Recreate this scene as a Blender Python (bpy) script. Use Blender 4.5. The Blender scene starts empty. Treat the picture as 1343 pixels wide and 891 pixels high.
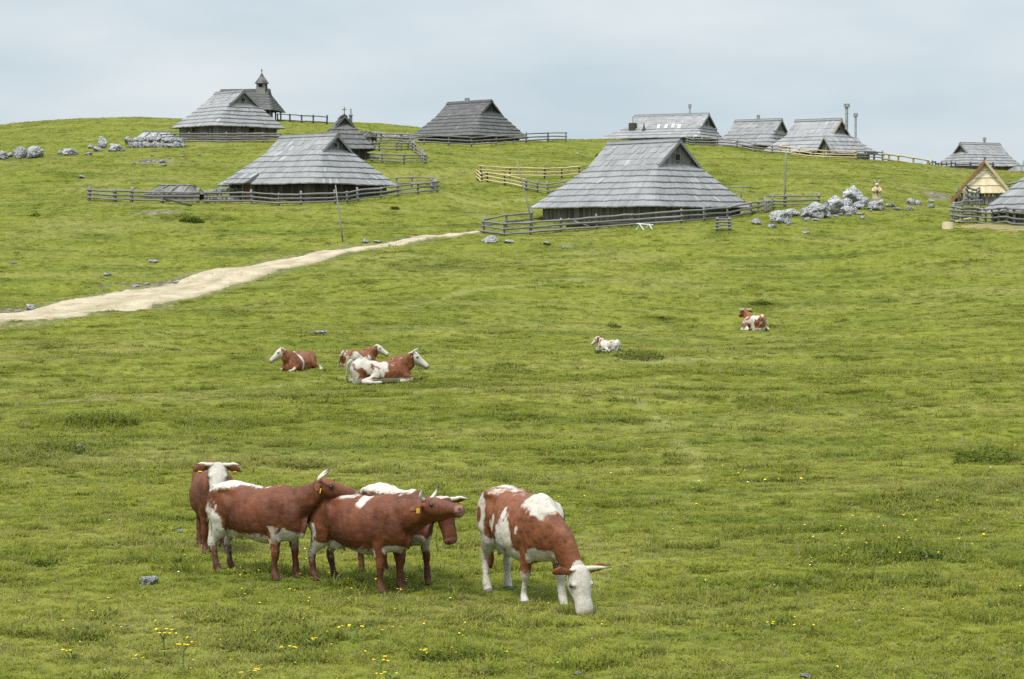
import bpy, math, random
import numpy as np
from mathutils import Vector, Matrix, Quaternion

rnd = random.Random(7)
RNG = np.random.default_rng(11)
SC = bpy.context.scene
COL = SC.collection
R = math.radians

# ------------------------------------------------------------------ camera
FPX, CX, CY = 2800.0, 671.5, 445.5
CAM_Z, HORIZ = 4.3, 320.0
PITCH = math.atan((CY - HORIZ) / FPX)
CP, SP = math.cos(PITCH), math.sin(PITCH)

def at(px, py, Y):
    """world point seen at photograph pixel (px, py) at distance Y"""
    dx, dy = (px - CX) / FPX, (CY - py) / FPX
    d = (dx, CP + dy * SP, -SP + dy * CP)
    t = Y / d[1]
    return Vector((d[0] * t, Y, CAM_Z + d[2] * t))

def scale_at(Y):
    return FPX / Y

# ------------------------------------------------------------------ noise
def _hash(ix, iy, iz, seed):
    h = (ix.astype(np.int64) * 73856093) ^ (iy.astype(np.int64) * 19349663) ^ (iz.astype(np.int64) * 83492791) ^ (seed * 2654435761)
    h &= 0xffffffff
    h = ((h ^ (h >> 16)) * 0x45d9f3b) & 0xffffffff
    h = ((h ^ (h >> 16)) * 0x45d9f3b) & 0xffffffff
    h = h ^ (h >> 16)
    return (h & 0xffff) / 32767.5 - 1.0

def vnoise(P, seed=0):
    P = np.asarray(P, float)
    f0 = np.floor(P); fr = P - f0
    w = fr * fr * fr * (fr * (fr * 6 - 15) + 10)
    i = f0.astype(np.int64)
    out = np.zeros(len(P))
    for dx in (0, 1):
        wx = w[:, 0] if dx else 1 - w[:, 0]
        for dy in (0, 1):
            wy = w[:, 1] if dy else 1 - w[:, 1]
            for dz in (0, 1):
                wz = w[:, 2] if dz else 1 - w[:, 2]
                out += wx * wy * wz * _hash(i[:, 0] + dx, i[:, 1] + dy, i[:, 2] + dz, seed)
    return out

def fbm(P, octaves=3, seed=0):
    P = np.asarray(P, float)
    out = np.zeros(len(P)); a = 1.0; s = 0
    for k in range(octaves):
        out += a * vnoise(P * (2.03 ** k) + 17.3 * k, seed + k); s += a; a *= .5
    return out / s

# ------------------------------------------------------------------ object helpers
def clean(name):
    return name

def link(o, parent=None):
    COL.objects.link(o)
    if parent is not None:
        o.parent = parent
    return o

def mesh_obj(name, verts, faces, mat, parent=None, smooth=False, attrs=None, loc=None):
    me = bpy.data.meshes.new(name)
    me.from_pydata([tuple(v) for v in verts], [], [tuple(f) for f in faces])
    if attrs:
        for k, vals in attrs.items():
            dom = 'POINT' if len(vals) == len(me.vertices) else 'FACE'
            a = me.attributes.new(k, 'FLOAT', dom)
            a.data.foreach_set('value', np.asarray(vals, dtype=np.float32))
    if smooth:
        me.polygons.foreach_set('use_smooth', [True] * len(me.polygons))
    if mat is not None:
        me.materials.append(mat)
    me.update()
    o = bpy.data.objects.new(name, me)
    if loc is not None:
        o.location = loc
    return link(o, parent)

def empty(name, loc, rz=0.0):
    o = bpy.data.objects.new(name, None)
    o.empty_display_size = .3
    o.location = loc
    o.rotation_euler = (0, 0, rz)
    return link(o)

def tag(o, label=None, cat=None, group=None, kind=None):
    if label: o['label'] = label
    if cat: o['category'] = cat
    if group: o['group'] = group
    if kind: o['kind'] = kind
    return o

class MB:
    """collects shapes for one mesh"""
    def __init__(s):
        s.v = []; s.f = []; s.tone = []
    def quad_tone(s, n, t):
        s.tone += [t] * n
    def box(s, c, size, rot=None, tone=.5, taper=1.0):
        b = len(s.v)
        hx, hy, hz = size[0] / 2, size[1] / 2, size[2] / 2
        for z in (-1, 1):
            k = taper if z > 0 else 1
            for x, y in ((-1, -1), (1, -1), (1, 1), (-1, 1)):
                p = Vector((x * hx * k, y * hy * k, z * hz))
                if rot is not None: p = rot @ p
                s.v.append(Vector(c) + p)
        for f in ((0, 3, 2, 1), (4, 5, 6, 7), (0, 1, 5, 4), (1, 2, 6, 5), (2, 3, 7, 6), (3, 0, 4, 7)):
            s.f.append(tuple(b + i for i in f))
        s.tone += [tone] * 6
        return s
    def tube(s, pts, rad, n=8, tone=.5, jitter=0.0, flat=1.0):
        pts = [Vector(p) for p in pts]
        if not isinstance(rad, (list, tuple)): rad = [rad] * len(pts)
        b = len(s.v)
        for i, p in enumerate(pts):
            t = (pts[min(i + 1, len(pts) - 1)] - pts[max(i - 1, 0)]).normalized()
            u = t.cross(Vector((0, 0, 1)))
            if u.length < .05: u = t.cross(Vector((0, 1, 0)))
            u.normalize(); w = u.cross(t).normalized()
            for k in range(n):
                a = 2 * math.pi * k / n
                r = rad[i] * (1 + jitter * (rnd.random() - .5))
                s.v.append(p + u * (math.cos(a) * r) + w * (math.sin(a) * r * flat))
        for i in range(len(pts) - 1):
            for k in range(n):
                k2 = (k + 1) % n
                s.f.append((b + i * n + k, b + i * n + k2, b + (i + 1) * n + k2, b + (i + 1) * n + k))
                s.tone.append(tone)
        s.f.append(tuple(b + k for k in reversed(range(n)))); s.tone.append(tone)
        e = b + (len(pts) - 1) * n
        s.f.append(tuple(e + k for k in range(n))); s.tone.append(tone)
        return s
    def poly(s, pts, tone=.5):
        b = len(s.v)
        s.v += [Vector(p) for p in pts]
        s.f.append(tuple(range(b, b + len(pts)))); s.tone.append(tone)
        return s
    def prism(s, pts, off, tone=.5):
        """polygon extruded by vector off"""
        off = Vector(off); n = len(pts); b = len(s.v)
        s.v += [Vector(p) for p in pts] + [Vector(p) + off for p in pts]
        s.f.append(tuple(b + i for i in range(n))); s.f.append(tuple(b + n + i for i in reversed(range(n))))
        for i in range(n):
            j = (i + 1) % n
            s.f.append((b + i, b + n + i, b + n + j, b + j))
        s.tone += [tone] * (n + 2)
        return s
    def build(s, name, mat, parent=None, smooth=False, loc=None):
        return mesh_obj(name, s.v, s.f, mat, parent, smooth, {'tone': s.tone}, loc)

# ------------------------------------------------------------------ materials
class NT:
    def __init__(s, name):
        s.m = bpy.data.materials.new(name); s.m.use_nodes = True
        s.t = s.m.node_tree; s.t.nodes.clear()
    def n(s, typ, **kw):
        nd = s.t.nodes.new(typ)
        for k, v in kw.items():
            if k.startswith('i_'):
                key = k[2:]
                key = int(key) if key.isdigit() else key.replace('_', ' ')
                nd.inputs[key].default_value = v
            else:
                setattr(nd, k, v)
        return nd
    def l(s, a, b):
        s.t.links.new(a, b)
    def noise(s, vec, scale, detail=3, rough=.55, vscale=None):
        if vscale is not None:
            mp = s.n('ShaderNodeVectorMath', operation='MULTIPLY'); mp.inputs[1].default_value = vscale
            s.l(vec, mp.inputs[0]); vec = mp.outputs[0]
        nd = s.n('ShaderNodeTexNoise'); nd.inputs['Scale'].default_value = scale
        nd.inputs['Detail'].default_value = detail; nd.inputs['Roughness'].default_value = rough
        s.l(vec, nd.inputs['Vector'])
        return nd.outputs['Fac']
    def ramp(s, fac, stops):
        nd = s.n('ShaderNodeValToRGB'); e = nd.color_ramp.elements
        while len(e) < len(stops): e.new(.5)
        for q, (p, c) in zip(e, stops):
            q.position = p
            q.color = (*c, 1) if len(c) == 3 else c
        s.l(fac, nd.inputs['Fac'])
        return nd.outputs['Color']
    def fr(s, fac, lo, hi, a=0.0, b=1.0):
        nd = s.n('ShaderNodeMapRange'); nd.inputs[1].default_value = lo; nd.inputs[2].default_value = hi
        nd.inputs[3].default_value = a; nd.inputs[4].default_value = b
        s.l(fac, nd.inputs[0]); return nd.outputs[0]
    def mix(s, fac, a, b, typ='MIX'):
        nd = s.n('ShaderNodeMix', data_type='RGBA', blend_type=typ)
        for val, idx in ((fac, 0), (a, 6), (b, 7)):
            if isinstance(val, (int, float)): nd.inputs[idx].default_value = val
            elif isinstance(val, tuple): nd.inputs[idx].default_value = (*val, 1)
            else: s.l(val, nd.inputs[idx])
        return nd.outputs[2]
    def math(s, op, a, b=None):
        nd = s.n('ShaderNodeMath', operation=op)
        for i, v in enumerate((a, b)):
            if v is None: continue
            if isinstance(v, (int, float)): nd.inputs[i].default_value = v
            else: s.l(v, nd.inputs[i])
        return nd.outputs[0]
    def bump(s, h, strength=.4, dist=.02):
        nd = s.n('ShaderNodeBump'); nd.inputs['Strength'].default_value = strength
        nd.inputs['Distance'].default_value = dist
        s.l(h, nd.inputs['Height']); return nd.outputs[0]
    def out(s, color, rough=.85, normal=None, spec=.25, sheen=0.0):
        b = s.n('ShaderNodeBsdfPrincipled')
        if isinstance(color, tuple): b.inputs['Base Color'].default_value = (*color, 1)
        else: s.l(color, b.inputs['Base Color'])
        b.inputs['Roughness'].default_value = rough
        b.inputs['Specular IOR Level'].default_value = spec
        if sheen: b.inputs['Sheen Weight'].default_value = sheen
        if normal is not None: s.l(normal, b.inputs['Normal'])
        o = s.n('ShaderNodeOutputMaterial'); s.l(b.outputs[0], o.inputs[0])
        return s.m
    def attr(s, name):
        nd = s.n('ShaderNodeAttribute', attribute_name=name); return nd.outputs['Fac']
    def obj(s):
        return s.n('ShaderNodeTexCoord').outputs['Object']
    def pos(s):
        return s.n('ShaderNodeNewGeometry').outputs['Position']

def wood_mat(name, dark, mid, light, grain=(1, 1, 1), gs=6.0, rough=.85):
    m = NT(name)
    p = m.obj()
    tone = m.attr('tone')
    n1 = m.noise(p, gs, 4, .6, grain)
    n2 = m.noise(p, .9, 3, .55)
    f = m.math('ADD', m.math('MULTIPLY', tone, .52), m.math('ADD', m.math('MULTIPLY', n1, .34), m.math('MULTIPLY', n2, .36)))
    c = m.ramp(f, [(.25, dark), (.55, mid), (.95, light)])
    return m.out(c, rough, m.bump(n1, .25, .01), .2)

M = {}
M['shingle'] = wood_mat('weathered_shingle', (0.1046, 0.1046, 0.1046), (0.1919, 0.1919, 0.1919), (0.3136, 0.3136, 0.3136), gs=9)
M['shingle_dark'] = wood_mat('dark_shingle', (0.0489, 0.0490, 0.0459), (0.0849, 0.0854, 0.0815), (0.1494, 0.1505, 0.1456), gs=9)
M['shingle_new'] = wood_mat('fresh_shingle', (.47, .39, .24), (.60, .52, .345), (.68, .60, .44), gs=9)
M['wall'] = wood_mat('grey_planks', (0.0595, 0.0574, 0.0504), (0.1330, 0.1281, 0.1155), (0.2310, 0.2240, 0.2065), (6, 6, .6), 3)
M['wall_dark'] = wood_mat('dark_planks', (0.0245, 0.0224, 0.0189), (0.0525, 0.0490, 0.0420), (0.0980, 0.0924, 0.0812), (6, 6, .6), 3)
M['fence'] = wood_mat('grey_fence_wood', (0.0840, 0.0805, 0.0728), (0.1715, 0.1666, 0.1526), (0.2940, 0.2870, 0.2660), gs=4)
M['fence_dark'] = wood_mat('dark_fence_wood', (0.0280, 0.0266, 0.0238), (0.0630, 0.0602, 0.0560), (0.1330, 0.1295, 0.1225), gs=4)
M['fence_new'] = wood_mat('fresh_peeled_wood', (.31, .24, .12), (.44, .36, .20), (.54, .47, .30), gs=4)
M['red_wood'] = wood_mat('red_brown_board', (0.1400, 0.0665, 0.0315), (0.2100, 0.1085, 0.0525), (0.2800, 0.1540, 0.0770), gs=4)

m = NT('dark_opening'); M['dark'] = m.out((.012, .011, .010), .6)
m = NT('dark_glass'); M['glass'] = m.out((.03, .035, .04), .12, None, .6)
m = NT('sheet_metal'); M['metal'] = m.out(m.ramp(m.noise(m.obj(), 3, 4), [(.3, (.20, .21, .215)), (.7, (.34, .35, .36))]), .5)
m = NT('white_paint'); M['white'] = m.out(m.ramp(m.noise(m.obj(), 5, 3), [(.3, (.55, .56, .56)), (.7, (.60, .61, .61))]), .6)
m = NT('door_brown'); M['door'] = m.out(m.ramp(m.noise(m.obj(), 3, 4, .6, (5, 5, .5)), [(.3, (.07, .03, .012)), (.7, (.15, .07, .03))]), .7)

m = NT('limestone')
p = m.obj()
n1 = m.noise(p, 2.2, 6, .65); n2 = m.noise(p, 5, 5, .7); n3 = m.noise(p, 1.1, 3, .5)
vor = m.n('ShaderNodeTexVoronoi', feature='DISTANCE_TO_EDGE'); vor.inputs['Scale'].default_value = 2.2
dv = m.n('ShaderNodeVectorMath', operation='ADD'); nc = m.n('ShaderNodeTexNoise'); nc.inputs['Scale'].default_value = 3
m.l(p, nc.inputs['Vector']); m.l(p, dv.inputs[0]); m.l(nc.outputs['Color'], dv.inputs[1]); m.l(dv.outputs[0], vor.inputs['Vector'])
base = m.ramp(n1, [(.28, (.22, .22, .222)), (.44, (.32, .32, .322)), (.62, (.43, .43, .43))])
base = m.mix(m.fr(n2, .58, .72, 0, .55), base, (.13, .128, .125))
base = m.mix(m.fr(n3, .60, .74, 0, .5), base, (.16, .15, .10))
base = m.mix(m.fr(vor.outputs['Distance'], .0, .035, .7, 0), base, (.075, .073, .07))
hh = m.math('ADD', m.math('MULTIPLY', n2, .5), m.fr(vor.outputs['Distance'], 0, .1, 0, .6))
M['rock'] = m.out(base, .9, m.bump(hh, 1.0, .09), .2)
# ------------------------------------------------------------------ huts described first: they anchor the terrain
# px of eave centre, py of eave, py of ridge, distance, ridge yaw (deg), half length, half width, half ridge, eave height
HUTS = {
 'A': dict(px=841, pe=273, pr=186, Y=166, yaw=-46, ae=6.5, be=6.2, xr=3.45, xo=.25, he=1.05, tg=.64),
 'B': dict(px=404, pe=243.5, pr=178, Y=182, yaw=-38, ae=5.8, be=5.5, xr=3.0, xo=.15, he=1.35, tg=.70),
 'C': dict(px=299, pe=168.5, pr=121, Y=246, yaw=-48, ae=4.5, be=5.2, xr=2.6, xo=.4, he=1.2, tg=.65),
 'F': dict(px=615, pe=181, pr=134, Y=252, yaw=-42, ae=5.3, be=5.0, xr=3.25, xo=.1, he=1.1, tg=.70),
 'G': dict(px=866, pe=183, pr=151.5, Y=265, yaw=-28, ae=6.9, be=4.4, xr=4.7, xo=1.5, he=1.3, tg=.50),
 'H': dict(px=985, pe=193, pr=158, Y=272, yaw=-33, ae=4.6, be=3.8, xr=3.0, xo=1.0, he=1.0, tg=.57),
 'I': dict(px=1073, pe=201, pr=157.5, Y=252, yaw=-36, ae=5.7, be=4.7, xr=2.75, xo=.0, he=1.0, tg=.58),
 'L': dict(px=1282, pe=219, pr=188.5, Y=280, yaw=26, ae=4.9, be=3.6, xr=2.95, xo=.4, he=.9, tg=.62),
 'E': dict(px=449, pe=197, pr=153, Y=218, yaw=-78, ae=3.4, be=3.0, xr=1.5, xo=.3, he=.9, tg=.74),
 'N': dict(px=1410, pe=279, pr=199, Y=160, yaw=14, ae=5.9, be=4.6, xr=3.2, xo=.3, he=1.35, tg=.66),
}
for h in HUTS.values():
    q = at(h['px'], h['pe'], h['Y'])
    h['loc'] = Vector((q.x, q.y, q.z - h['he']))
    h['hr'] = at(h['px'], h['pr'], h['Y']).z - h['loc'].z

CTRL = [  # (px, py, distance) on the ground of the photograph
 (-300, 905, 21), (200, 893, 21), (671, 891, 21), (1150, 891, 21), (1640, 880, 21),
 (-200, 770, 27), (300, 765, 27), (700, 785, 26.5), (1100, 775, 27), (1540, 755, 27),
 (-150, 690, 33.5), (280, 700, 33), (671, 700, 33), (1150, 690, 33.5), (1490, 670, 34),
 (-150, 600, 45), (150, 600, 45), (671, 600, 45), (1200, 590, 46), (1490, 570, 48),
 (-150, 540, 58), (120, 530, 60), (400, 488, 72), (500, 504, 66), (671, 500, 67), (1000, 500, 70), (1250, 490, 75), (1490, 470, 80),
 (-150, 470, 83), (100, 465, 86), (420, 440, 98), (671, 443, 100), (797, 459, 93), (985, 433, 116), (1250, 420, 112), (1490, 400, 118),
 (-200, 440, 105), (0, 420, 118), (200, 395, 127), (340, 365, 134), (500, 331, 145), (630, 306, 155),
 (450, 390, 124), (671, 385, 128), (900, 380, 130), (1150, 360, 136), (1343, 350, 136), (1550, 340, 140),
 (671, 340, 141), (850, 305, 152), (950, 302, 152), (1100, 320, 147), (1200, 300, 156), (1300, 303, 147),
 (1080, 283, 163), (1150, 266, 172), (1220, 268, 176), (1290, 270, 190), (1230, 240, 215),
 (-250, 380, 135), (0, 340, 146), (200, 335, 150), (100, 300, 160), (450, 318, 152), (540, 295, 165), (620, 270, 180),
 (-250, 300, 168), (60, 280, 168), (160, 265, 176), (280, 268, 175), (400, 267, 173), (510, 262, 176), (570, 252, 180),
 (0, 250, 188), (150, 225, 205), (0, 208, 226), (100, 203, 228), (160, 190, 236), (300, 187, 240), (400, 188, 238), (240, 215, 212),
 (-200, 215, 226), (-200, 190, 290), (0, 166, 300), (110, 156, 305), (230, 157.5, 300), (400, 162, 275), (350, 160, 268),
 (520, 215, 212), (560, 210, 216), (600, 240, 200), (640, 242, 196), (720, 240, 198), (545, 187, 240), (600, 192, 240), (680, 188, 243), (745, 186, 250),
 (520, 183, 250), (500, 162.5, 335), (450, 166, 325), (545, 170, 325), (420, 170, 300), (580, 178, 310),
 (700, 215, 222), (780, 200, 240), (820, 188.5, 258), (900, 192, 252), (960, 196, 250), (1030, 208, 237), (1100, 215, 232), (1150, 214, 238), (1215, 219, 242), (1270, 224, 262), (1343, 226, 270),
 (1000, 235, 205), (1050, 255, 186), (950, 250, 190), (1150, 240, 205), (1420, 235, 240), (1550, 250, 230),
]
pts = []
for px, py, Y in CTRL:
    pts.append(at(px, py, Y))
for k in 'ABCEFGHILN':
    pts.append(HUTS[k]['loc'].copy())
# beyond the ridge the land falls away
for x, y, z in ((-150, 400, 10), (-80, 400, 13), (-30, 410, 14), (20, 400, 6), (80, 390, 3), (150, 390, 2),
                (-60, 350, 20.5), (40, 330, 11), (100, 330, 9), (160, 320, 8), (-120, 330, 17),
                (-130, 200, 12), (-120, 120, 1), (120, 200, 11), (130, 130, 3), (-80, 40, -.5), (80, 40, .5),
                (-40, 10, -.2), (40, 10, .2), (0, 10, 0), (-60, -20, 0), (60, -20, 0), (0, -20, 0)):
    pts.append(Vector((x, y, z)))
CPTS = np.array([tuple(p) for p in pts])
_S = 100.0
_X = CPTS[:, :2] / _S
def _U(r2):
    return .5 * r2 * np.log(r2 + 1e-12)
_n = len(_X)
_d2 = ((_X[:, None] - _X[None]) ** 2).sum(-1)
_A = np.zeros((_n + 3, _n + 3))
_A[:_n, :_n] = _U(_d2) + np.eye(_n) * 2e-4
_A[:_n, _n] = 1; _A[:_n, _n + 1:] = _X
_A[_n, :_n] = 1; _A[_n + 1:, :_n] = _X.T
_b = np.zeros(_n + 3); _b[:_n] = CPTS[:, 2]
_W = np.linalg.solve(_A, _b)

def smooth01(t):
    t = np.clip(t, 0, 1); return t * t * (3 - 2 * t)

def H_np(xy):
    xy = np.asarray(xy, float)
    out = np.empty(len(xy))
    for s in range(0, len(xy), 20000):
        q = xy[s:s + 20000]
        qc = q.copy()
        qc[:, 0] = np.clip(qc[:, 0], -150, 150); qc[:, 1] = np.clip(qc[:, 1], -20, 410)
        X = qc / _S
        d2 = ((X[:, None] - _X[None]) ** 2).sum(-1)
        z = _U(d2) @ _W[:_n] + _W[_n] + X @ _W[_n + 1:]
        # far land settles to a level below the ridge
        far = smooth01((q[:, 1] - 360) / 150)
        z = z * (1 - far) + far * 2.0
        Y = q[:, 1]
        p3 = np.c_[q, np.zeros(len(q))]
        amp = np.interp(Y, [15, 35, 60, 130, 250, 400], [.05, .09, .22, .42, .35, .3])
        z = z + amp * fbm(p3 * (.07, .13, 1), 2, 5)
        z = z + np.interp(Y, [15, 60, 250], [.045, .075, .12]) * fbm(p3 * (.35, .8, 1), 3, 9)
        # small cattle terraces
        q3 = np.c_[q[:, 0] * .10 + 3.1, (q[:, 1] - .22 * q[:, 0]) * .34, np.zeros(len(q))]
        tz = vnoise(q3, 31); z = z + np.interp(Y, [15, 40, 70, 160], [.02, .07, .26, .20]) * smooth01(tz * 2.2 + .5) * np.interp(Y, [200, 300], [1, .5])
        out[s:s + 20000] = z
    return out

def H(x, y):
    return float(H_np([[x, y]])[0])

_YS = np.concatenate([np.arange(15, 60, .08), np.arange(60, 360, .25)])
def ground(px, py):
    """first point of the terrain seen at this pixel of the photograph"""
    dx, dy = (px - CX) / FPX, (CY - py) / FPX
    t = _YS / (CP + dy * SP)
    x = dx * t; z = CAM_Z + (-SP + dy * CP) * t
    g = H_np(np.c_[x, _YS])
    hit = np.nonzero(g >= z)[0]
    if len(hit) == 0:
        k = int(np.argmin(z - g))
        return Vector((x[k], _YS[k], g[k]))
    k = hit[0]
    if k > 0:
        a = z[k - 1] - g[k - 1]; b = z[k] - g[k]
        f = a / (a - b + 1e-9)
        Y = _YS[k - 1] + f * (_YS[k] - _YS[k - 1])
    else:
        Y = _YS[0]
    x = at(px, py, Y).x
    return Vector((x, Y, H(x, Y)))

def gp(px, Y):
    x = (px - CX) / FPX * Y / CP
    return Vector((x, Y, H(x, Y)))

# ------------------------------------------------------------------ track across the hillside
UP = [(-120, 434), (-60, 424), (0, 412), (50, 404), (100, 392), (170, 380), (230, 368), (300, 352), (340, 345), (400, 335), (450, 326.5), (520, 317), (580, 309), (625, 303.5)]
LO = [(-120, 458), (-60, 443), (0, 431), (70, 420.5), (120, 413.5), (170, 409), (200, 402), (250, 392), (300, 377.5), (350, 362), (400, 348.5), (440, 337.5), (480, 328), (540, 319), (600, 310.5), (629, 306)]
def resample(pts, n):
    pts = [Vector(p) for p in pts]
    L = [0]
    for a, b in zip(pts, pts[1:]): L.append(L[-1] + (b - a).length)
    out = []
    for k in range(n):
        s = L[-1] * k / (n - 1); i = 0
        while i < len(L) - 2 and L[i + 1] < s: i += 1
        f = (s - L[i]) / max(L[i + 1] - L[i], 1e-9)
        out.append(pts[i].lerp(pts[i + 1], f))
    return out
NP_ = 260
eu = [ground(*p) for p in UP]; el = [ground(*p) for p in LO]
eu = resample(eu, NP_); el = resample(el, NP_)
PATH_C = np.array([((a + b) / 2)[:2] for a, b in zip(eu, el)])
PATH_W = np.array([(a - b).length for a, b in zip(eu, el)])

def path_dist(xy):
    xy = np.asarray(xy); best = np.full(len(xy), 1e9)
    for q in [eu[i].lerp(el[i], f) for i in range(NP_) for f in (0, .2, .4, .6, .8, 1)]:
        best = np.minimum(best, np.hypot(xy[:, 0] - q.x, xy[:, 1] - q.y))
    return best

# bare soil spots: pixel, radius along x, radius along y (metres)
BARE = [(212, 278, 2.2, 1.6), (30, 407, 4.0, 1.0), (200, 374, 3.0, .5), (95, 526.5, 1.6, .22), (50, 529, 1.0, .18), (135, 523, .8, .18), (105, 585, .22, .3),
        (20, 410, 2.5, .8), (230, 214, 3.5, 1.2), (200, 212, 2.0, 1.5), (1230, 258, 1.4, 4.0), (470, 206, 3, 1.2), (1320, 600, .2, .2), (275, 362, 3.0, .35)]
BARE_W = [(ground(a, b), rx, ry) for a, b, rx, ry in BARE]
def bare_np(xy):
    xy = np.asarray(xy, float); v = np.zeros(len(xy))
    nz = fbm(np.c_[xy * (1.6, 2.2), np.zeros(len(xy))], 3, 77)
    for c, rx, ry in BARE_W:
        d = np.hypot((xy[:, 0] - c.x) / rx, (xy[:, 1] - c.y) / ry)
        v = np.maximum(v, smooth01(1.35 - d + .75 * nz))
    return v

WORN = [[(-20, 531), (60, 528), (150, 523), (260, 515), (400, 503), (560, 488)], [(690, 486), (820, 478), (950, 470), (1075, 461)], [(560, 250), (600, 262), (640, 270), (690, 262)],
        [(740, 800), (860, 690), (930, 620), (850, 540), (760, 505)], [(480, 410), (600, 385), (760, 365)]]
WORN_P = []
for ln in WORN:
    WORN_P += resample([ground(*p) for p in ln], 60)
def worn_np(xy):
    xy = np.asarray(xy, float); best = np.full(len(xy), 1e9)
    for q in WORN_P: best = np.minimum(best, np.hypot(xy[:, 0] - q.x, (xy[:, 1] - q.y)))
    w_ = np.interp(xy[:, 1], [20, 60, 200], [.22, .30, .7])
    return smooth01(1.3 - best / w_ + .6 * fbm(np.c_[xy * .8, np.zeros(len(xy))], 3, 90))

# patches of taller, darker grass: pixel, rx, ry
LUSH = [(120, 552, 1.5, 1.6), (60, 590, 1.2, 2.0), (1305, 596, .75, 1.0), (1160, 725, 1.0, .9), (840, 462, 2.5, 1.4), (600, 860, .5, .35), (250, 285, 3.0, 1.2),
        (1200, 660, 1.2, .8), (1290, 640, .8, .6), (930, 790, .7, .4), (580, 352, 4, 2.5), (650, 545, 1.0, .4), (410, 520, 2.5, .6), (480, 520, 1.5, .5), (1000, 700, .6, .3), (620, 500, 2.0, .6), (55, 740, .3, .15), (1010, 428, 1.2, .8), (320, 330, 3, 1.5), (870, 418, .9, .9), (1000, 402, 1.2, 1.2), (725, 300, 2, .6), (790, 210, 4, 1.6), (300, 560, 1.6, 1.0)]
LUSH_W = [(ground(a, b), rx, ry) for a, b, rx, ry in LUSH]
def lush_np(xy):
    xy = np.asarray(xy, float); v = np.zeros(len(xy))
    nz = fbm(np.c_[xy * (1.3, 1.8), np.zeros(len(xy))], 3, 78)
    for c, rx, ry in LUSH_W:
        d = np.hypot((xy[:, 0] - c.x) / rx, (xy[:, 1] - c.y) / ry)
        v = np.maximum(v, smooth01(1.5 - d + .8 * nz))
    sp = fbm(np.c_[xy * (.42, .95), np.zeros(len(xy))], 3, 79)
    sp2 = fbm(np.c_[xy * (1.5, 2.6), np.zeros(len(xy))], 2, 80)
    v = np.maximum(v, .75 * smooth01((sp - .27) / .16))
    v = np.maximum(v, .8 * smooth01((sp2 - .42) / .12))
    return v * np.interp(xy[:, 1], [50, 130], [1, .7])

# ------------------------------------------------------------------ grass colours shared by turf and blades
def grass_color(m, p):
    big = m.noise(p, .10, 4, .62, (1.0, 1.6, .0))
    mid = m.noise(p, .45, 4, .65, (.8, 1.7, .0))
    fine = m.noise(p, 3.2, 4, .7)
    c = m.ramp(m.math('ADD', m.math('MULTIPLY', big, .55), m.math('MULTIPLY', mid, .45)),
               [(.30, (0.0962, 0.1119, 0.0144)), (.44, (0.1701, 0.1880, 0.0243)), (.56, (0.2075, 0.2173, 0.0357)), (.70, (0.2574, 0.2500, 0.0642))])
    dry = m.noise(p, .07, 4, .65, (1.0, 2.2, .0))
    c = m.mix(m.fr(dry, .50, .64, 0, .55), c, (0.2574, 0.2368, 0.0822))
    rank = m.noise(p, .16, 4, .6, (.55, 2.9, .0))
    c = m.mix(m.fr(rank, .52, .64, 0, .65), c, (0.0858, 0.1204, 0.0142))
    c = m.mix(m.fr(fine, .36, .60, .45, 0), c, (0.0634, 0.0854, 0.0086))
    c = m.mix(m.fr(fine, .60, .80, 0, .45), c, (0.2014, 0.2019, 0.0535))
    return c

m = NT('meadow_turf')
p = m.pos()
c = grass_color(m, p)
c = m.mix(m.math('MULTIPLY', m.attr('lush'), .62), c, (.046, .070, .009))
c = m.mix(1.0, c, (.80, .80, .74), 'MULTIPLY')
c = m.mix(m.math('MULTIPLY', m.attr('worn'), .42), c, (.225, .215, .085))
soil = m.ramp(m.noise(p, 2.5, 5, .65), [(.32, (0.0466, 0.0385, 0.0245)), (.5, (0.1064, 0.0945, 0.0595)), (.68, (0.2660, 0.2520, 0.1890))])
c = m.mix(m.attr('bare'), c, soil)
M['turf'] = m.out(c, .95, m.bump(m.math('ADD', m.noise(p, 7, 4, .7), m.noise(p, 1.6, 3, .6)), .5, .08), .1)

m = NT('gravel')
p = m.pos()
gcol = m.ramp(m.noise(p, .8, 4, .6), [(.30, (0.2620, 0.2134, 0.1375)), (.5, (0.3574, 0.3012, 0.2063)), (.7, (0.4447, 0.3812, 0.2751))])
gcol = m.mix(m.fr(m.noise(p, 9, 4, .7), .50, .66, 0, .7), gcol, (0.1827, 0.1525, 0.1013))
gcol = m.mix(m.fr(m.noise(p, 2.2, 3, .7), .58, .74, 0, .5), gcol, (0.4924, 0.4346, 0.3330))
gcol = m.mix(m.fr(m.attr('edge'), .0, 1.0, 0, .65), gcol, (0.1589, 0.1449, 0.0507))
M['gravel'] = m.out(gcol, .95, m.bump(m.noise(p, 12, 3, .7), .5, .04), .15)

# ------------------------------------------------------------------ terrain sheet
ys = [-60.0]
while ys[-1] < 3200:
    y = ys[-1]
    if y < 12: st = 2.5
    elif y < 360: st = .11 + max(0, y - 16) * .0042
    else: st = 1.6 + (y - 360) * .09
    ys.append(y + st)
ys = np.array(ys)
u = np.linspace(-1, 1, 521)
uu = np.where(np.abs(u) < .75, u * .42, np.sign(u) * (.315 + (np.abs(u) - .75) * 6.0))
wid = np.maximum(ys, 0) + 14
XX = wid[:, None] * uu[None, :]
YY = np.repeat(ys[:, None], len(u), 1)
XY = np.c_[XX.ravel(), YY.ravel()]
ZZ = H_np(XY)
nr, nc_ = XX.shape
bare = bare_np(XY); lush = lush_np(XY); worn = worn_np(XY)
pd = path_dist(XY)
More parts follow.
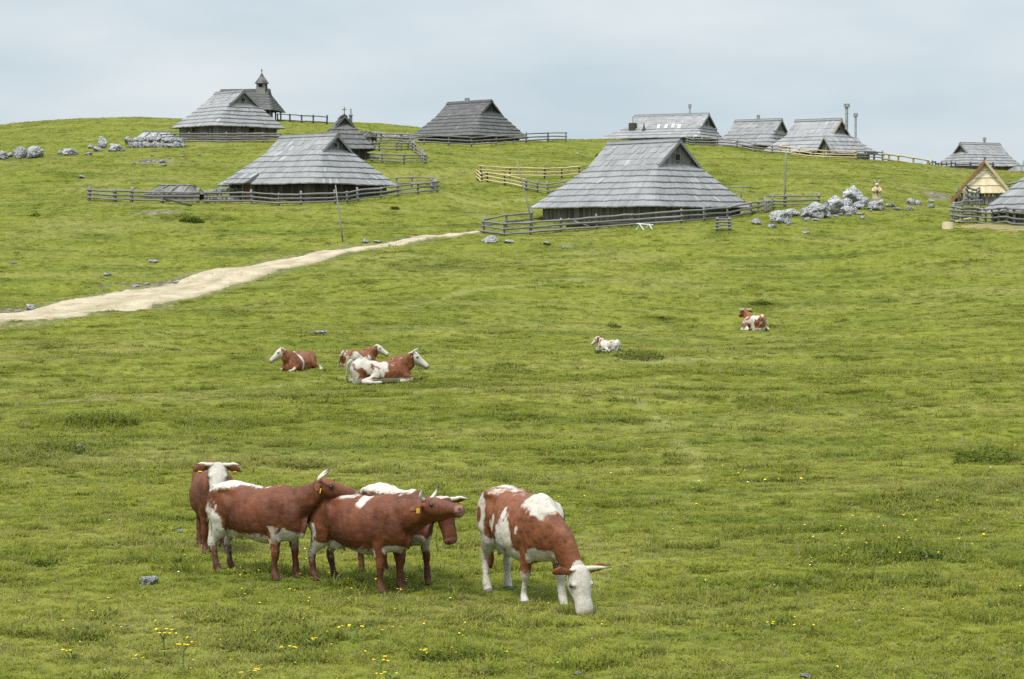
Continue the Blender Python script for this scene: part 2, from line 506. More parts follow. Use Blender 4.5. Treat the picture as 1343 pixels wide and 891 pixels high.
# wheel-worn verge beside the track
verge = smooth01(1.0 - pd / 1.0 + .5 * fbm(np.c_[XY * 1.2, np.zeros(len(XY))], 2, 3)) * (XY[:, 1] > 60)
bare = np.maximum(bare, verge * .55)
verts = np.c_[XY, ZZ].astype(np.float32)
idx = np.arange(nr * nc_).reshape(nr, nc_)
quads = np.stack([idx[:-1, :-1], idx[:-1, 1:], idx[1:, 1:], idx[1:, :-1]], -1).reshape(-1, 4)
me = bpy.data.meshes.new('terrain')
me.vertices.add(len(verts)); me.vertices.foreach_set('co', verts.ravel())
me.loops.add(quads.size); me.loops.foreach_set('vertex_index', quads.ravel().astype(np.int32))
me.polygons.add(len(quads))
me.polygons.foreach_set('loop_start', np.arange(0, quads.size, 4, dtype=np.int32))
me.polygons.foreach_set('use_smooth', np.ones(len(quads), dtype=bool))
for nm, vals in (('bare', bare), ('lush', lush), ('worn', worn)):
    a = me.attributes.new(nm, 'FLOAT', 'POINT'); a.data.foreach_set('value', vals.astype(np.float32))
me.materials.append(M['turf'])
me.update(calc_edges=True); me.validate()
terrain = link(bpy.data.objects.new('terrain', me)); tag(terrain, kind='structure')

# gravel sheet, a little above the turf, with ragged verges turned down into it
vs, fs, ed = [], [], []
NW = 15
for i in range(NP_):
    a, b = eu[i], el[i]
    dirn = (a - b).normalized(); w = (a - b).length
    ja = .05 * RNG.normal() + .25 * float(fbm([[i * .13, 0, 0]], 3, 41)[0]); jb = .06 * RNG.normal() + .28 * float(fbm([[i * .13, 5, 0]], 3, 42)[0])
    for j in range(NW):
        f = j / (NW - 1)
        q = b.lerp(a, f) + dirn * ((1 - f) * jb * 1.2 + f * ja * 1.2)
        edge = abs(f * 2 - 1)
        mid = math.exp(-((f - .52) / .07) ** 2)
        z = H(q.x, q.y) + (-.10 if j in (0, NW - 1) else .05 if j in (1, NW - 2) else .12) - .03 * math.exp(-((f - .28) / .08) ** 2) - .03 * math.exp(-((f - .74) / .08) ** 2)
        vs.append((q.x, q.y, z)); ed.append(max(smooth01(np.array((edge - .72) / .28)) * 1.0, .55 * mid))
for i in range(NP_ - 1):
    for j in range(NW - 1):
        k = i * NW + j
        fs.append((k, k + 1, k + NW + 1, k + NW))
track = mesh_obj('gravel_path', vs, fs, M['gravel'], None, True, {'edge': ed})
tag(track, kind='structure')
# ------------------------------------------------------------------ wooden huts with gablet roofs
def ring_pts(a, b, r, spec):
    """rounded rectangle; spec = (n_long, n_arc, n_short) points per piece, so rings of one roof correspond"""
    nl, na, ns = spec
    r = min(r, a * .95, b * .95)
    out = []
    def seg(p, q, n):
        for k in range(n): out.append((p[0] + (q[0] - p[0]) * k / n, p[1] + (q[1] - p[1]) * k / n))
    def arc(cx, cy, a0):
        for k in range(na):
            t = a0 + math.pi / 2 * k / na
            out.append((cx + r * math.cos(t), cy + r * math.sin(t)))
    seg((-a + r, -b), (a - r, -b), nl); arc(a - r, -b + r, -math.pi / 2)
    seg((a, -b + r), (a, b - r), ns); arc(a - r, b - r, 0)
    seg((a - r, b), (-a + r, b), nl); arc(-a + r, b - r, math.pi / 2)
    seg((-a, b - r), (-a, -b + r), ns); arc(-a + r, -b + r, math.pi)
    return out

def hut_roof(h, rr, pitch_rows, tonebase=.5, pale=.02, plank=.34):
    ae, be, xr, he, hr, tg = h['ae'], h['be'], h['xr'], h['he'], h['hr'], h['tg']
    re = h.get('re', 1.1); xo = h['xo']
    dH = hr - he
    def prof(t):
        b = be * (1 - t) ** 1.0
        k = min(1, t / tg)
        a = xr + (ae - xr) * (1 - k) ** 1.04
        ctr = xo * k
        r = .12 + (re - .12) * (1 - k) ** 1.0
        return a, b, r, ctr
    mb = MB()
    spec = (max(6, int(2 * ae / plank)), 4, max(5, int(2 * be / plank)))
    n_low = max(3, int(round(pitch_rows * tg))); n_up = max(2, pitch_rows - n_low)
    def ring(t, out=0.0, dz=0.0):
        a, b, r, c = prof(t)
        z = he + dH * t + dz
        return [Vector((x + c, y, z)) for x, y in ring_pts(a + out, b + out, r, spec)]
    lv = [tg * k / n_low for k in range(n_low + 1)]
    wob = [rr.uniform(-.03, .03) for _ in lv]
    for k in range(n_low):
        t0, t1 = lv[k], lv[k + 1]
        lo = ring(t0, .13, -.0 + .02); hi = ring(min(t1 + .012, tg), .015, .0)
        n = len(lo); prev = rr.random()
        sag = [wob[k] + .05 * vn for vn in vnoise(np.c_[np.arange(n) * .13, np.full(n, k * 3.1), np.full(n, hash(h['px']) % 50)], 4)]
        rowt = rr.uniform(-.06, .06)
        for i in range(n):
            j = (i + 1) % n
            jit = rr.uniform(-.035, .035)
            dn = (lo[i] - hi[i]).normalized(); dn2 = (lo[j] - hi[j]).normalized()
            p0 = lo[i] + dn * (jit + sag[i]); p1 = lo[j] + dn2 * (jit + sag[j])
            lift = rr.uniform(0, .015)
            up = Vector((0, 0, lift))
            prev = prev * .35 + rr.random() * .65
            tn = tonebase + rowt + (prev - .5) * .46
            if rr.random() < pale: tn += .55
            b = len(mb.v)
            th = Vector((0, 0, -.075))
            mb.v += [p0 + up, p1 + up, hi[j] + up, hi[i] + up, p0 + th, p1 + th]
            mb.f += [(b, b + 1, b + 2, b + 3), (b + 4, b + 5, b + 1, b)]
            mb.tone += [tn, tn * .7 - .12]  # butt edge toned darker: the row's shadow line put into the wood tone
    # underside
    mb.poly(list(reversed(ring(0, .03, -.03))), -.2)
    # ledge closing the hip under the gablet
    a, b, r, c = prof(tg)
    zt = he + dH * tg
    # upper rows on the two long slopes
    bt = b
    over = .30
    ridge_x = xr + .12
    for s in (-1, 1):
        for k in range(n_up):
            t0 = tg + (1 - tg) * k / n_up; t1 = tg + (1 - tg) * (k + 1) / n_up
            y0, y1 = be * (1 - t0) ** 1.0, be * (1 - t1) ** 1.0
            if k == n_up - 1: y1 = -.02
            z0, z1 = he + dH * t0, he + dH * t1
            nn = max(4, int(2 * (xr + over) / plank))
            rowt = rr.uniform(-.06, .06); prev = rr.random()
            for i in range(nn):
                xa = -(xr + over) + 2 * (xr + over) * i / nn + c; xb = -(xr + over) + 2 * (xr + over) * (i + 1) / nn + c
                jit = rr.uniform(-.035, .035); lift = rr.uniform(.02, .04)
                prev = prev * .35 + rr.random() * .65
                tn = tonebase + rowt + (prev - .5) * .46
                if rr.random() < pale: tn += .55
                ex = .07
                q = [Vector((xa, s * (y0 + .12), z0 + lift - ex + jit)), Vector((xb, s * (y0 + .12), z0 + lift - ex + jit)), Vector((xb, s * y1, z1 + lift)), Vector((xa, s * y1, z1 + lift))]
                if s > 0: q = [q[1], q[0], q[3], q[2]]
                mb.poly(q, tn)
                mb.poly([q[0] - Vector((0, 0, .07)), q[1] - Vector((0, 0, .07)), q[1], q[0]], tn * .7 - .12)  # butt edge again carries the row shadow as a darker tone
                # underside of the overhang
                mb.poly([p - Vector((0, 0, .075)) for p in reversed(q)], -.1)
    return mb, c, zt, bt

def make_hut(key, label, mats=('shingle', 'wall', 'wall'), rows=9, openings=(), chimney=None, group='shingled wooden huts of the alpine settlement', tonebase=.5, pale=.02, gable_window=True, inset=.75, barge=None, wall_drop=1.3, cat='hut', name='wooden_hut', log=False):
    h = HUTS[key]; rr = random.Random(hash(key) % 1000 if False else sum(map(ord, key)) * 13)
    root = empty(name, h['loc'], R(h['yaw'])); tag(root, label, cat, group)
    rs, ws, gs = (M[k] for k in mats)
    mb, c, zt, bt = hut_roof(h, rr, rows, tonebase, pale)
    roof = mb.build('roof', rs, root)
    ae, be, he, hr, xr, tg = h['ae'], h['be'], h['he'], h['hr'], h['xr'], h['tg']
    # walls: a ring of boards, each its own tone
    wb = MB(); wa, wbb = ae - inset, be - inset
    rg = ring_pts(wa, wbb, h.get('re', 1.1) * .6, (max(8, int(2 * wa / .22)), 3, max(8, int(2 * wbb / .22))))
    n = len(rg)
    for i in range(n):
        j = (i + 1) % n; o = rr.uniform(0, .025)
        k = 1 + o / max(wa, 1)
        p, q = rg[i], rg[j]
        wb.poly([(p[0] * k, p[1] * k, -wall_drop), (q[0] * k, q[1] * k, -wall_drop), (q[0] * k, q[1] * k, he + .25), (p[0] * k, p[1] * k, he + .25)], rr.random())
    wb.build('wall', ws, root)
    # gablets
    for s in (1, -1):
        gx = s * (xr - .02) + c
        gb = MB()
        nb = max(5, int(2 * bt / .22)); zr = hr - .06
        for i in range(nb):
            y0 = -bt + 2 * bt * i / nb; y1 = -bt + 2 * bt * (i + 1) / nb
            za = zt + (zr - zt) * (1 - abs(y0) / bt); zb = zt + (zr - zt) * (1 - abs(y1) / bt)
            d = rr.uniform(0, .02) * s
            q = [(gx + d, y0, zt - .12), (gx + d, y1, zt - .12), (gx + d, y1, zb), (gx + d, y0, za)]
            if s < 0: q = q[::-1]
            gb.poly(q, rr.random())
        g = gb.build('gable', gs, root)
        if gable_window:
            w0, w1 = bt * .12, (zr - zt) * .26
            zc = zt + (zr - zt) * .30
            wm = MB(); wm.box((gx + s * .035, 0, zc), (.03, w0 * 2, w1)); wm.build('window', M['dark'], g)
            fm = MB()
            for yy in (-w0 - .04, w0 + .04): fm.box((gx + s * .05, yy, zc), (.06, .08, w1 + .16), tone=.6)
            for zz in (-w1 / 2 - .04, w1 / 2 + .04): fm.box((gx + s * .048, 0, zc + zz), (.06, w0 * 2, .08), tone=.6)
            fm.build('window_frame', gs, g)
        bb = MB(); bx = s * (xr + .30) + c
        yb = bt + .30; zb0 = zt - (hr - zt) * .30 / bt
        for sy in (-1, 1):
            a = Vector((bx, sy * yb, zb0 - .02)); b_ = Vector((bx, 0, hr + .02))
            bb.prism([a, b_, b_ - Vector((0, 0, .26)), a - Vector((0, 0, .22))], (s * .05, 0, 0), rr.uniform(.3, .7))
        bb.build('barge_board', M[barge] if barge else rs, root)
    rc = MB()
    for sy in (-1, 1):
        p = [(-xr - .34 + c, sy * .30, hr - .16), (xr + .34 + c, sy * .30, hr - .16), (xr + .34 + c, -sy * .04, hr + .10), (-xr - .34 + c, -sy * .04, hr + .10)]
        rc.prism(p, (0, 0, .05), .25)
    rc.build('ridge_cap', rs, root)
    for op in openings:
        kind, side, u, z, w_, hh = op
        ob = MB(); fb = MB()
        if side == 'f': ctr = Vector((u, -wbb - .05, z)); size = (w_, .06, hh); ax = 0
        else: ctr = Vector((wa + .05, u, z)); size = (.06, w_, hh); ax = 1
        ob.box(ctr, size)
        d = ob.build(kind, M['door'] if kind == 'door' else M['dark'], root)
        for sgn in (-1, 1):
            cc = ctr.copy(); cc[ax] += sgn * (w_ / 2 + .05); sz = list(size); sz[ax] = .1; sz[1 - ax] = .10; sz[2] = hh + .1
            fb.box(cc, sz, tone=.7)
        cc = ctr.copy(); cc.z += hh / 2 + .05; sz = list(size); sz[1 - ax] = .095; sz[2] = .1; fb.box(cc, sz, tone=.7)
        fb.build('frame', ws, d)
        if kind == 'door':
            kb = MB(); k = ctr.copy(); k[ax] += w_ * .36; k[1 - ax] += -.06 if side == 'f' else .06
            kb.box(k, (.06, .06, .14)); kb.build('handle', M['metal'], d)
    if chimney:
        for (cx, cy, z0, hh, w_, kind) in chimney:
            cb = MB()
            if kind == 'pipe':
                cb.tube([(cx, cy, z0), (cx, cy, z0 + hh)], w_, 10)
                ch = cb.build('chimney', M['metal'], root, True)
                kb = MB(); kb.tube([(cx, cy, z0 + hh), (cx, cy, z0 + hh + .12)], [w_ * 1.7, w_ * 1.5], 10); kb.build('cap', M['metal'], ch)
            elif kind == 'cowl':
                cb.box((cx, cy, z0 + hh / 2), (w_, w_, hh)); ch = cb.build('chimney', M['metal'], root)
                kb = MB()
                for sx in (-1, 1): kb.box((cx + sx * w_ * .75, cy, z0 + hh + .10), (w_ * .5, w_ * 1.8, .42))
                kb.box((cx, cy, z0 + hh - .02), (w_ * 2.2, w_ * 1.9, .1)); kb.build('cowl', M['metal'], ch)
            else:
                cb.box((cx, cy, z0 + hh / 2), (w_, w_, hh)); ch = cb.build('chimney', M['wall'], root)
                kb = MB(); kb.box((cx, cy, z0 + hh + .05), (w_ * 1.4, w_ * 1.4, .1)); kb.build('cap', M['metal'], ch)
    return root

def on_roof(h, x, y):
    """height of the long slope at local (x, y)"""
    t = 1 - (abs(y) / h['be']) ** 1.0
    return h['he'] + (h['hr'] - h['he']) * t

hA = make_hut('A', 'big grey shingled hut in the middle, the largest one, its fence in front', rows=11, tonebase=.47, pale=.014)
hB = make_hut('B', 'grey shingled hut with a stone pile and brown door under a small porch roof', ('shingle', 'wall_dark', 'wall'), rows=9, pale=.03)
# wide porch hood over the brown door of hut B
hb = HUTS['B']; pm = MB()
wbb = hb['be'] - .75
px_ = -2.6
for k in range(2):
    y0 = -hb['be'] - .75 + k * .75; z0 = hb['he'] + .12 + k * .42
    for i in range(9):
        x = px_ - 1.25 + i * .28
        pm.poly([(x, y0, z0), (x + .27, y0, z0), (x + .27, y0 + .9, z0 + .42), (x, y0 + .9, z0 + .42)], rnd.random())
        pm.poly([(x, y0, z0 - .07), (x + .27, y0, z0 - .07), (x + .27, y0, z0), (x, y0, z0)], -.1)
pm.prism([(px_ + 1.27, -hb['be'] - .75, hb['he'] + .10), (px_ + 1.27, -hb['be'] + .9, hb['he'] + .98), (px_ + 1.27, -hb['be'] + .9, hb['he'] + .2)], (.06, 0, 0), .1)
pm.build('porch_roof', M['shingle'], hB)
dm = MB(); dm.box((px_ + .55, -wbb - .45, .55), (.75, .08, 1.9)); d = dm.build('door', M['door'], hB)
km = MB(); km.box((px_ + .82, -wbb - .51, .6), (.05, .05, .16)); km.build('handle', M['metal'], d)
fm = MB(); fm.box((px_ + .08, -wbb - .3, .5), (.14, .5, 2.0)); fm.box((px_ + 1.02, -wbb - .3, .5), (.14, .5, 2.0)); fm.build('door_frame', M['fence'], hB)
hC = make_hut('C', 'pale grey rounded hut with two small windows, standing below the chapel roof', rows=10, tonebase=.60,
              openings=(('window', 'f', -.2, .88, .75, .42), ('window', 's', .6, .88, .75, .42)))
hF = make_hut('F', 'dark weathered hut on the ridge behind a long rail fence', ('shingle_dark', 'wall_dark', 'wall_dark'), rows=10, tonebase=.48, pale=.006,
              chimney=((-.6, .25, 0, 0, .0, 'cowl'),) if False else None)
hG = make_hut('G', 'long roofed grey hut behind the biggest hut, two narrow pale windows in its gablet', rows=9, tonebase=.62,
              chimney=((3.9, .1, HUTS['G']['hr'] - .1, 1.05, .16, 'cowl'),))
hH = make_hut('H', 'medium grey hut with a short cowled chimney, between two paler huts on the ridge', rows=7, tonebase=.45, gable_window=False,
              chimney=((1.0, 0, HUTS['H']['hr'] - .1, .45, .16, 'cowl'),))
hI = make_hut('I', 'pale grey hut with two tall chimneys behind a small plank shed', rows=8, tonebase=.62, barge='fence_new',
              chimney=((3.3, .75, HUTS['I']['hr'] - 1.2, 2.7, .28, 'cowl'), (5.0, -.3, HUTS['I']['hr'] - 2.4, 2.7, .2, 'cowl')))
hL = make_hut('L', 'far grey hut with a level ridge and chimney, behind the new pale shelter', rows=8, tonebase=.45, gable_window=False,
              chimney=((1.1, 0, HUTS['L']['hr'] - .1, .62, .17, 'cowl'),))
hE = make_hut('E', 'small pointed hut with a cross and a stove pipe, half behind a larger roof', ('shingle_dark', 'wall_dark', 'wall_dark'), rows=7, tonebase=.75, gable_window=False,
              chimney=((.9, .75, HUTS['E']['hr'] - .9, .95, .30, 'brick'),))
hN = make_hut('N', 'grey plank hut cut off by the right edge, sawn timber lying before it', rows=8, tonebase=.52)
# crosses and pipe of the small hut
cm = MB(); hz = HUTS['E']['hr']
for (x, y, z, s_) in ((1.62, 0, hz + .05, 1.0), ):
    cm.box((x, y, z + .40 * s_), (.07, .07, .85 * s_)); cm.box((x, y, z + .55 * s_), (.06, .44 * s_, .07))
cm.build('cross', M['wall_dark'], hE)
cm = MB(); cm.tube([(.9, .75, hz + .05), (.9, .75, hz + .75)], .09, 8); cm.build('stove_pipe', M['metal'], hE)
cm = MB(); cm.box((2.45, .95, hz - 2.3), (.06, .85, .6), Matrix.Rotation(-.72, 3, 'Y')); cm.build('roof_window', M['white'], hE)
# roof windows, vent box and finial on hut G's lower slope
hg = HUTS['G']
for i, (x, y) in enumerate(((.9, -2.5), (1.9, -2.5), (2.8, -2.45), (3.7, -2.6))):
    wm = MB(); z = on_roof(hg, x, y)
    sl = math.atan2(hg['hr'] - hg['he'], hg['be'])
    wm.box((x, y, z + .18), (.36, .55, .08), Matrix.Rotation(sl + .35, 3, 'X')); wm.build('roof_window', M['white'], hG)
    wf = None
wm = MB(); x, y = -2.5, -2.7; z = on_roof(hg, x, y)
wm.box((x, y, z + .35), (.8, .7, .9)); ch = wm.build('chimney', M['wall_dark'], hG)
wm = MB(); wm.tube([(x, y, z + .7), (x, y, z + 1.6)], .07, 8); wm.build('flue', M['metal'], ch)
wm = MB(); x, y = -.9, -2.9; z = on_roof(hg, x, y); wm.tube([(x, y, z - .1), (x, y, z + .35), (x, y, z + .95)], [.35, .12, .03], 8); wm.build('finial', M['wall_dark'], hG)
# ridge vent of the dark hut
wm = MB(); hz = HUTS['F']['hr']
for sx in (-.2, .2): wm.box((-.3 + sx, 0, hz + .28), (.16, .3, .42))
wm.box((-.3, 0, hz + .10), (.5, .34, .10)); wm.build('ridge_vent', M['metal'], hF)

# ------------------------------------------------------------------ chapel with its bell turret
def ang_prism(mb, ring0, ring1, tone):
    n = len(ring0)
    for i in range(n):
        j = (i + 1) % n
        mb.poly([ring0[i], ring0[j], ring1[j], ring1[i]], tone() if callable(tone) else tone)

Yc = 270
q = at(319, 118, Yc); gz = at(319, 172, Yc).z
HUTS['D'] = dict(px=322, pe=146, pr=118, Y=Yc, yaw=-10, ae=4.3, be=2.9, xr=2.9, xo=0, he=at(322, 146, Yc).z - gz, tg=.93, re=.3)
HUTS['D']['loc'] = Vector((at(322, 146, Yc).x, Yc, gz)); HUTS['D']['hr'] = at(322, 118.5, Yc).z - gz
hD = make_hut('D', 'dark wooden chapel with a pointed bell turret, half behind a rounded hut', ('shingle_dark', 'wall_dark', 'wall_dark'), rows=12, tonebase=.55, pale=0, gable_window=False, inset=1.2, wall_drop=1.0, cat='chapel', name='chapel')
hz = HUTS['D']['hr']
tx = 2.15; tw = .60
tb = MB(); r0 = [(tx + sx * tw, sy * tw, hz - .9) for sx, sy in ((-1, -1), (1, -1), (1, 1), (-1, 1))]; r1 = [(tx + sx * tw * .92, sy * tw * .92, hz + .95) for sx, sy in ((-1, -1), (1, -1), (1, 1), (-1, 1))]
ang_prism(tb, r0, r1, rnd.random); tw_o = tb.build('bell_turret', M['wall'], hD)
ob = MB(); ob.box((tx + tw * .95, 0, hz + .50), (.06, .45, .5)); ob.build('louvre_opening', M['dark'], tw_o)
ob = MB(); ob.box((tx, -tw * .95, hz + .55), (.45, .06, .42)); ob.build('louvre_opening', M['dark'], tw_o)
sp = MB(); prof = [(.92, .80), (.64, 1.2), (.32, 1.65), (.07, 2.1)]
for (ra, za), (rb, zb) in zip(prof, prof[1:]):
    ang_prism(sp, [(tx + ra * math.cos(k * math.pi / 4 + .39), ra * math.sin(k * math.pi / 4 + .39), hz + za) for k in range(8)],
              [(tx + rb * math.cos(k * math.pi / 4 + .39), rb * math.sin(k * math.pi / 4 + .39), hz + zb) for k in range(8)], rnd.random)
sp.poly([(tx + 0.92 * math.cos(-k * math.pi / 4 + .39), 0.92 * math.sin(-k * math.pi / 4 + .39), hz + .80) for k in range(8)], .1)
sp.build('spire', M['shingle_dark'], tw_o)
cm = MB(); cm.tube([(tx, 0, hz + 2.0), (tx, 0, hz + 2.65)], .045, 6); cm.box((tx, 0, hz + 2.42), (.30, .06, .06)); cm.build('cross', M['wall_dark'], tw_o)
for (x, y) in ((3.9, -2.4), (3.9, 2.4), (3.9, 0), (2.9, -2.45)):
    cm = MB(); cm.box((x, y, HUTS['D']['he'] / 2 - .4), (.16, .16, HUTS['D']['he'] + .9)); cm.build('porch_post', M['wall'], hD)

# ------------------------------------------------------------------ plank shed in front of the hut with two chimneys
def gable_shed(name, label, loc, yaw, L, W, he, hr, over, rs, ws, cat, rows=4, group=None, hip_front=False, drop=.6, left_board=None):
    root = empty(name, loc, R(yaw)); tag(root, label, cat, group)
    rr = random.Random(sum(map(ord, label)))
    wm = MB()
    for (x0, y0, x1, y1) in ((-L, -W, L, -W), (L, -W, L, W), (L, W, -L, W), (-L, W, -L, -W)):
        n = max(4, int(math.hypot(x1 - x0, y1 - y0) / .2))
        for i in range(n):
            a = (x0 + (x1 - x0) * i / n, y0 + (y1 - y0) * i / n); b = (x0 + (x1 - x0) * (i + 1) / n, y0 + (y1 - y0) * (i + 1) / n)
            def top(p): return he + (hr - he) * (1 - abs(p[1]) / W) if x0 == x1 else he
            wm.poly([(*a, -drop), (*b, -drop), (*b, top(b) - .05), (*a, top(a) - .05)], rr.random())
    wm.build('wall', ws, root)
    rm = MB(); yo = W + over; zo = he - (hr - he) * over / W; xl = L + over
    for s in (-1, 1):
        for k in range(rows):
            f0, f1 = k / rows, (k + 1) / rows
            y0, y1 = yo * (1 - f0), yo * (1 - f1); z0 = zo + (hr - zo) * f0; z1 = zo + (hr - zo) * f1
            n = max(4, int(2 * xl / .26)); rt = rr.uniform(-.1, .1)
            for i in range(n):
                xa = -xl + 2 * xl * i / n; xb = -xl + 2 * xl * (i + 1) / n; j = rr.uniform(-.03, .03)
                qd = [Vector((xa, s * (y0 + .05), z0 + .06 + j)), Vector((xb, s * (y0 + .05), z0 + .06 + j)), Vector((xb, s * (y1 - .01), z1 + .03)), Vector((xa, s * (y1 - .01), z1 + .03))]
                if s > 0: qd = [qd[1], qd[0], qd[3], qd[2]]
                tn = .5 + rt + (rr.random() - .5) * .5
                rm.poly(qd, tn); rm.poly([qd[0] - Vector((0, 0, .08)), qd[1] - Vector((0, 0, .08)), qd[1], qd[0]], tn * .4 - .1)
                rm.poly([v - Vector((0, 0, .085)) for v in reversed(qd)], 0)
    rm.build('roof', rs, root)
    for sx in (-1, 1):
        bm_ = MB()
        for sy in (-1, 1):
            a = Vector((sx * (xl + .01), sy * yo, zo)); b = Vector((sx * (xl + .01), 0, hr + .06))
            bm_.prism([a, b, b - Vector((0, 0, .2)), a - Vector((0, 0, .2))], (sx * .05, 0, 0), .5)
        bm_.build('barge_board', left_board or rs, root)
    return root

q = at(1103, 206, 244)
gable_shed('plank_shed', 'small grey plank shed with a gable front, before the hut with two chimneys', (q.x, q.y, q.z), 30, 2.1, 1.25, .75, 2.15, .35, M['shingle'], M['wall'], 'shed')

# ------------------------------------------------------------------ shelter being built of fresh pale wood
Ym = 196
q = at(1291, 262, Ym)
root = empty('wooden_shelter', (q.x, q.y, q.z), R(78)); tag(root, 'new pale yellow wooden shelter with a steep shingled gable and red brown edge', 'shelter')
Lm, Wm, Hm = 2.6, 2.9, at(1291, 212, Ym).z - q.z
rm = MB(); rr = random.Random(5)
for s in (-1, 1):
    for k in range(7):
        f0, f1 = k / 7, (k + 1) / 7
        for i in range(18):
            xa = -Lm + 2 * Lm * i / 18; xb = -Lm + 2 * Lm * (i + 1) / 18
            y0, y1 = Wm * (1 - f0), Wm * (1 - f1); z0, z1 = Hm * f0, Hm * f1
            j = rr.uniform(-.03, .03)
            qd = [Vector((xa, s * (y0 + .05), z0 + .07 + j)), Vector((xb, s * (y0 + .05), z0 + .07 + j)), Vector((xb, s * (y1 - .01), z1 + .02)), Vector((xa, s * (y1 - .01), z1 + .02))]
            if s > 0: qd = [qd[1], qd[0], qd[3], qd[2]]
            tn = rr.random() * .8 + .1
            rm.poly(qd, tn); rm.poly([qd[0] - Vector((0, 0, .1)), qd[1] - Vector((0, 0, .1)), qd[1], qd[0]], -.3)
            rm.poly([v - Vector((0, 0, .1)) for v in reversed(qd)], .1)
rm.build('roof', M['shingle_new'], root)
gm = MB()   # shingled apron and gablet on the near end
zb = .55
for k in range(4):
    f0, f1 = k / 4, (k + 1) / 4
    z0, z1 = zb + (Hm * .95 - zb) * f0, zb + (Hm * .95 - zb) * f1
    w0, w1 = Wm * (1 - z0 / Hm) * .97, max(Wm * (1 - z1 / Hm) * .97, .02)
    x0, x1 = -Lm - .05 + .55 * f0 * .8, -Lm - .05 + .55 * f1 * .8 + .06
    n = 14
    for i in range(n):
        a0 = -w0 + 2 * w0 * i / n; a1 = -w0 + 2 * w0 * (i + 1) / n; b0 = -w1 + 2 * w1 * i / n; b1 = -w1 + 2 * w1 * (i + 1) / n
        j = rr.uniform(-.02, .02)
        gm.poly([(x0, a1, z0 + j), (x0, a0, z0 + j), (x1, b0, z1), (x1, b1, z1)], rr.random() * .8 + .1)
        gm.poly([(x0 + .06, a1, z0 + j - .04), (x0 + .06, a0, z0 + j - .04), (x0, a0, z0 + j), (x0, a1, z0 + j)], -.3)
gm.build('gable', M['shingle_new'], root)
for sy, mt in ((1, 'red_wood'), (-1, 'fence_new')):
    bm_ = MB()
    a = Vector((-Lm - .12, sy * (Wm + .35), -Hm * .35 / Wm)); b = Vector((-Lm - .12, 0, Hm + .12))
    bm_.prism([a, b, b - Vector((0, 0, .34)), a - Vector((0, 0, .30)) + Vector((0, -sy * .1, 0))], (-.08, 0, 0), .5)
    bm_.build('barge_board', M[mt], root)
km = MB(); km.box((-Lm * .9, 0, Hm + .12), (.5, .2, .22)); km.build('ridge_end', M['fence_dark'], root)
km = MB()
for i in range(12): km.box((-Lm + .35, -2.0 + i * .36, .3), (.1, .3, 1.6), tone=rr.random())
km.build('back_wall', M['wall'], root)
for sy in (-1, 1):
    km = MB(); km.box((-Lm + .2, sy * 2.3, 0), (.2, .2, 2.2)); km.build('corner_post', M['fence'], root)

# ------------------------------------------------------------------ low boarded roofs
def low_roof(name, label, px, py, Y, L, W, hh, yaw, mat, cat):
    q = at(px, py, Y); root = empty(name, (q.x, q.y, q.z), R(yaw)); tag(root, label, cat)
    rm = MB(); rr = random.Random(len(label))
    for s in (-1, 1):
        n = int(2 * L / .3)
        for i in range(n):
            xa, xb = -L + 2 * L * i / n, -L + 2 * L * (i + 1) / n; lf = rr.uniform(0, .04)
            ta = .62 if s < 0 else .7
            qd = [(xa, s * W, .3 + lf), (xb, s * W, .3 + lf), (xb * ta, 0, hh + lf), (xa * ta, 0, hh + lf)]
            if s > 0: qd = [qd[1], qd[0], qd[3], qd[2]]
            rm.poly(qd, rr.random() * .8); rm.poly([(qd[0][0], qd[0][1], qd[0][2] - .1), (qd[1][0], qd[1][1], qd[1][2] - .1), qd[1], qd[0]], 0)
    for sx in (-1, 1): rm.poly([(sx * L, -W, .3), (sx * L, W, .3), (sx * L * .66, 0, hh)], .2)
    rm.build('roof', mat, root)
    bm_ = MB()
    for i in range(3):
        x = -L * .6 + i * L * .55; bm_.tube([(x, -W - .1, .42), (x * .7 + .35, 0, hh + .1)], .05, 6)
    bm_.tube([(-L * .62, -.08, hh + .06), (L * .62, -.08, hh + .06)], .06, 6)
    bm_.build('batten', M['fence'], root)
    for s in (-1, 1):
        wm = MB()
        for i in range(14): wm.box((-L * .93 + i * L * 1.86 / 13, s * (W - .2), -.2), (L * .15, .1 + .02 * (i % 2), 1.0), tone=rr.random())
        wm.build('wall', M['wall'], root)
    return root
low_roof('cistern_roof', 'low grey boarded roof close to the ground inside the rail fence', 231, 260, 181, 2.3, 1.7, 1.05, -8, M['wall'], 'low roof')
low_roof('pit_cover', 'flat grey sheet roof low behind the white stone heap', 206, 186, 247, 2.3, 1.6, 1.1, 4, M['metal'], 'low roof')
low_roof('log_cabin', 'small grey plank structure at the right edge beside the far hut', 1343, 229, 255, 1.8, 1.5, 1.0, 10, M['shingle'], 'shed')
low_roof('wood_store', 'low dark board roof behind the pointed small hut', 476, 184, 236, 1.3, 1.0, .9, -20, M['shingle_dark'], 'low roof')
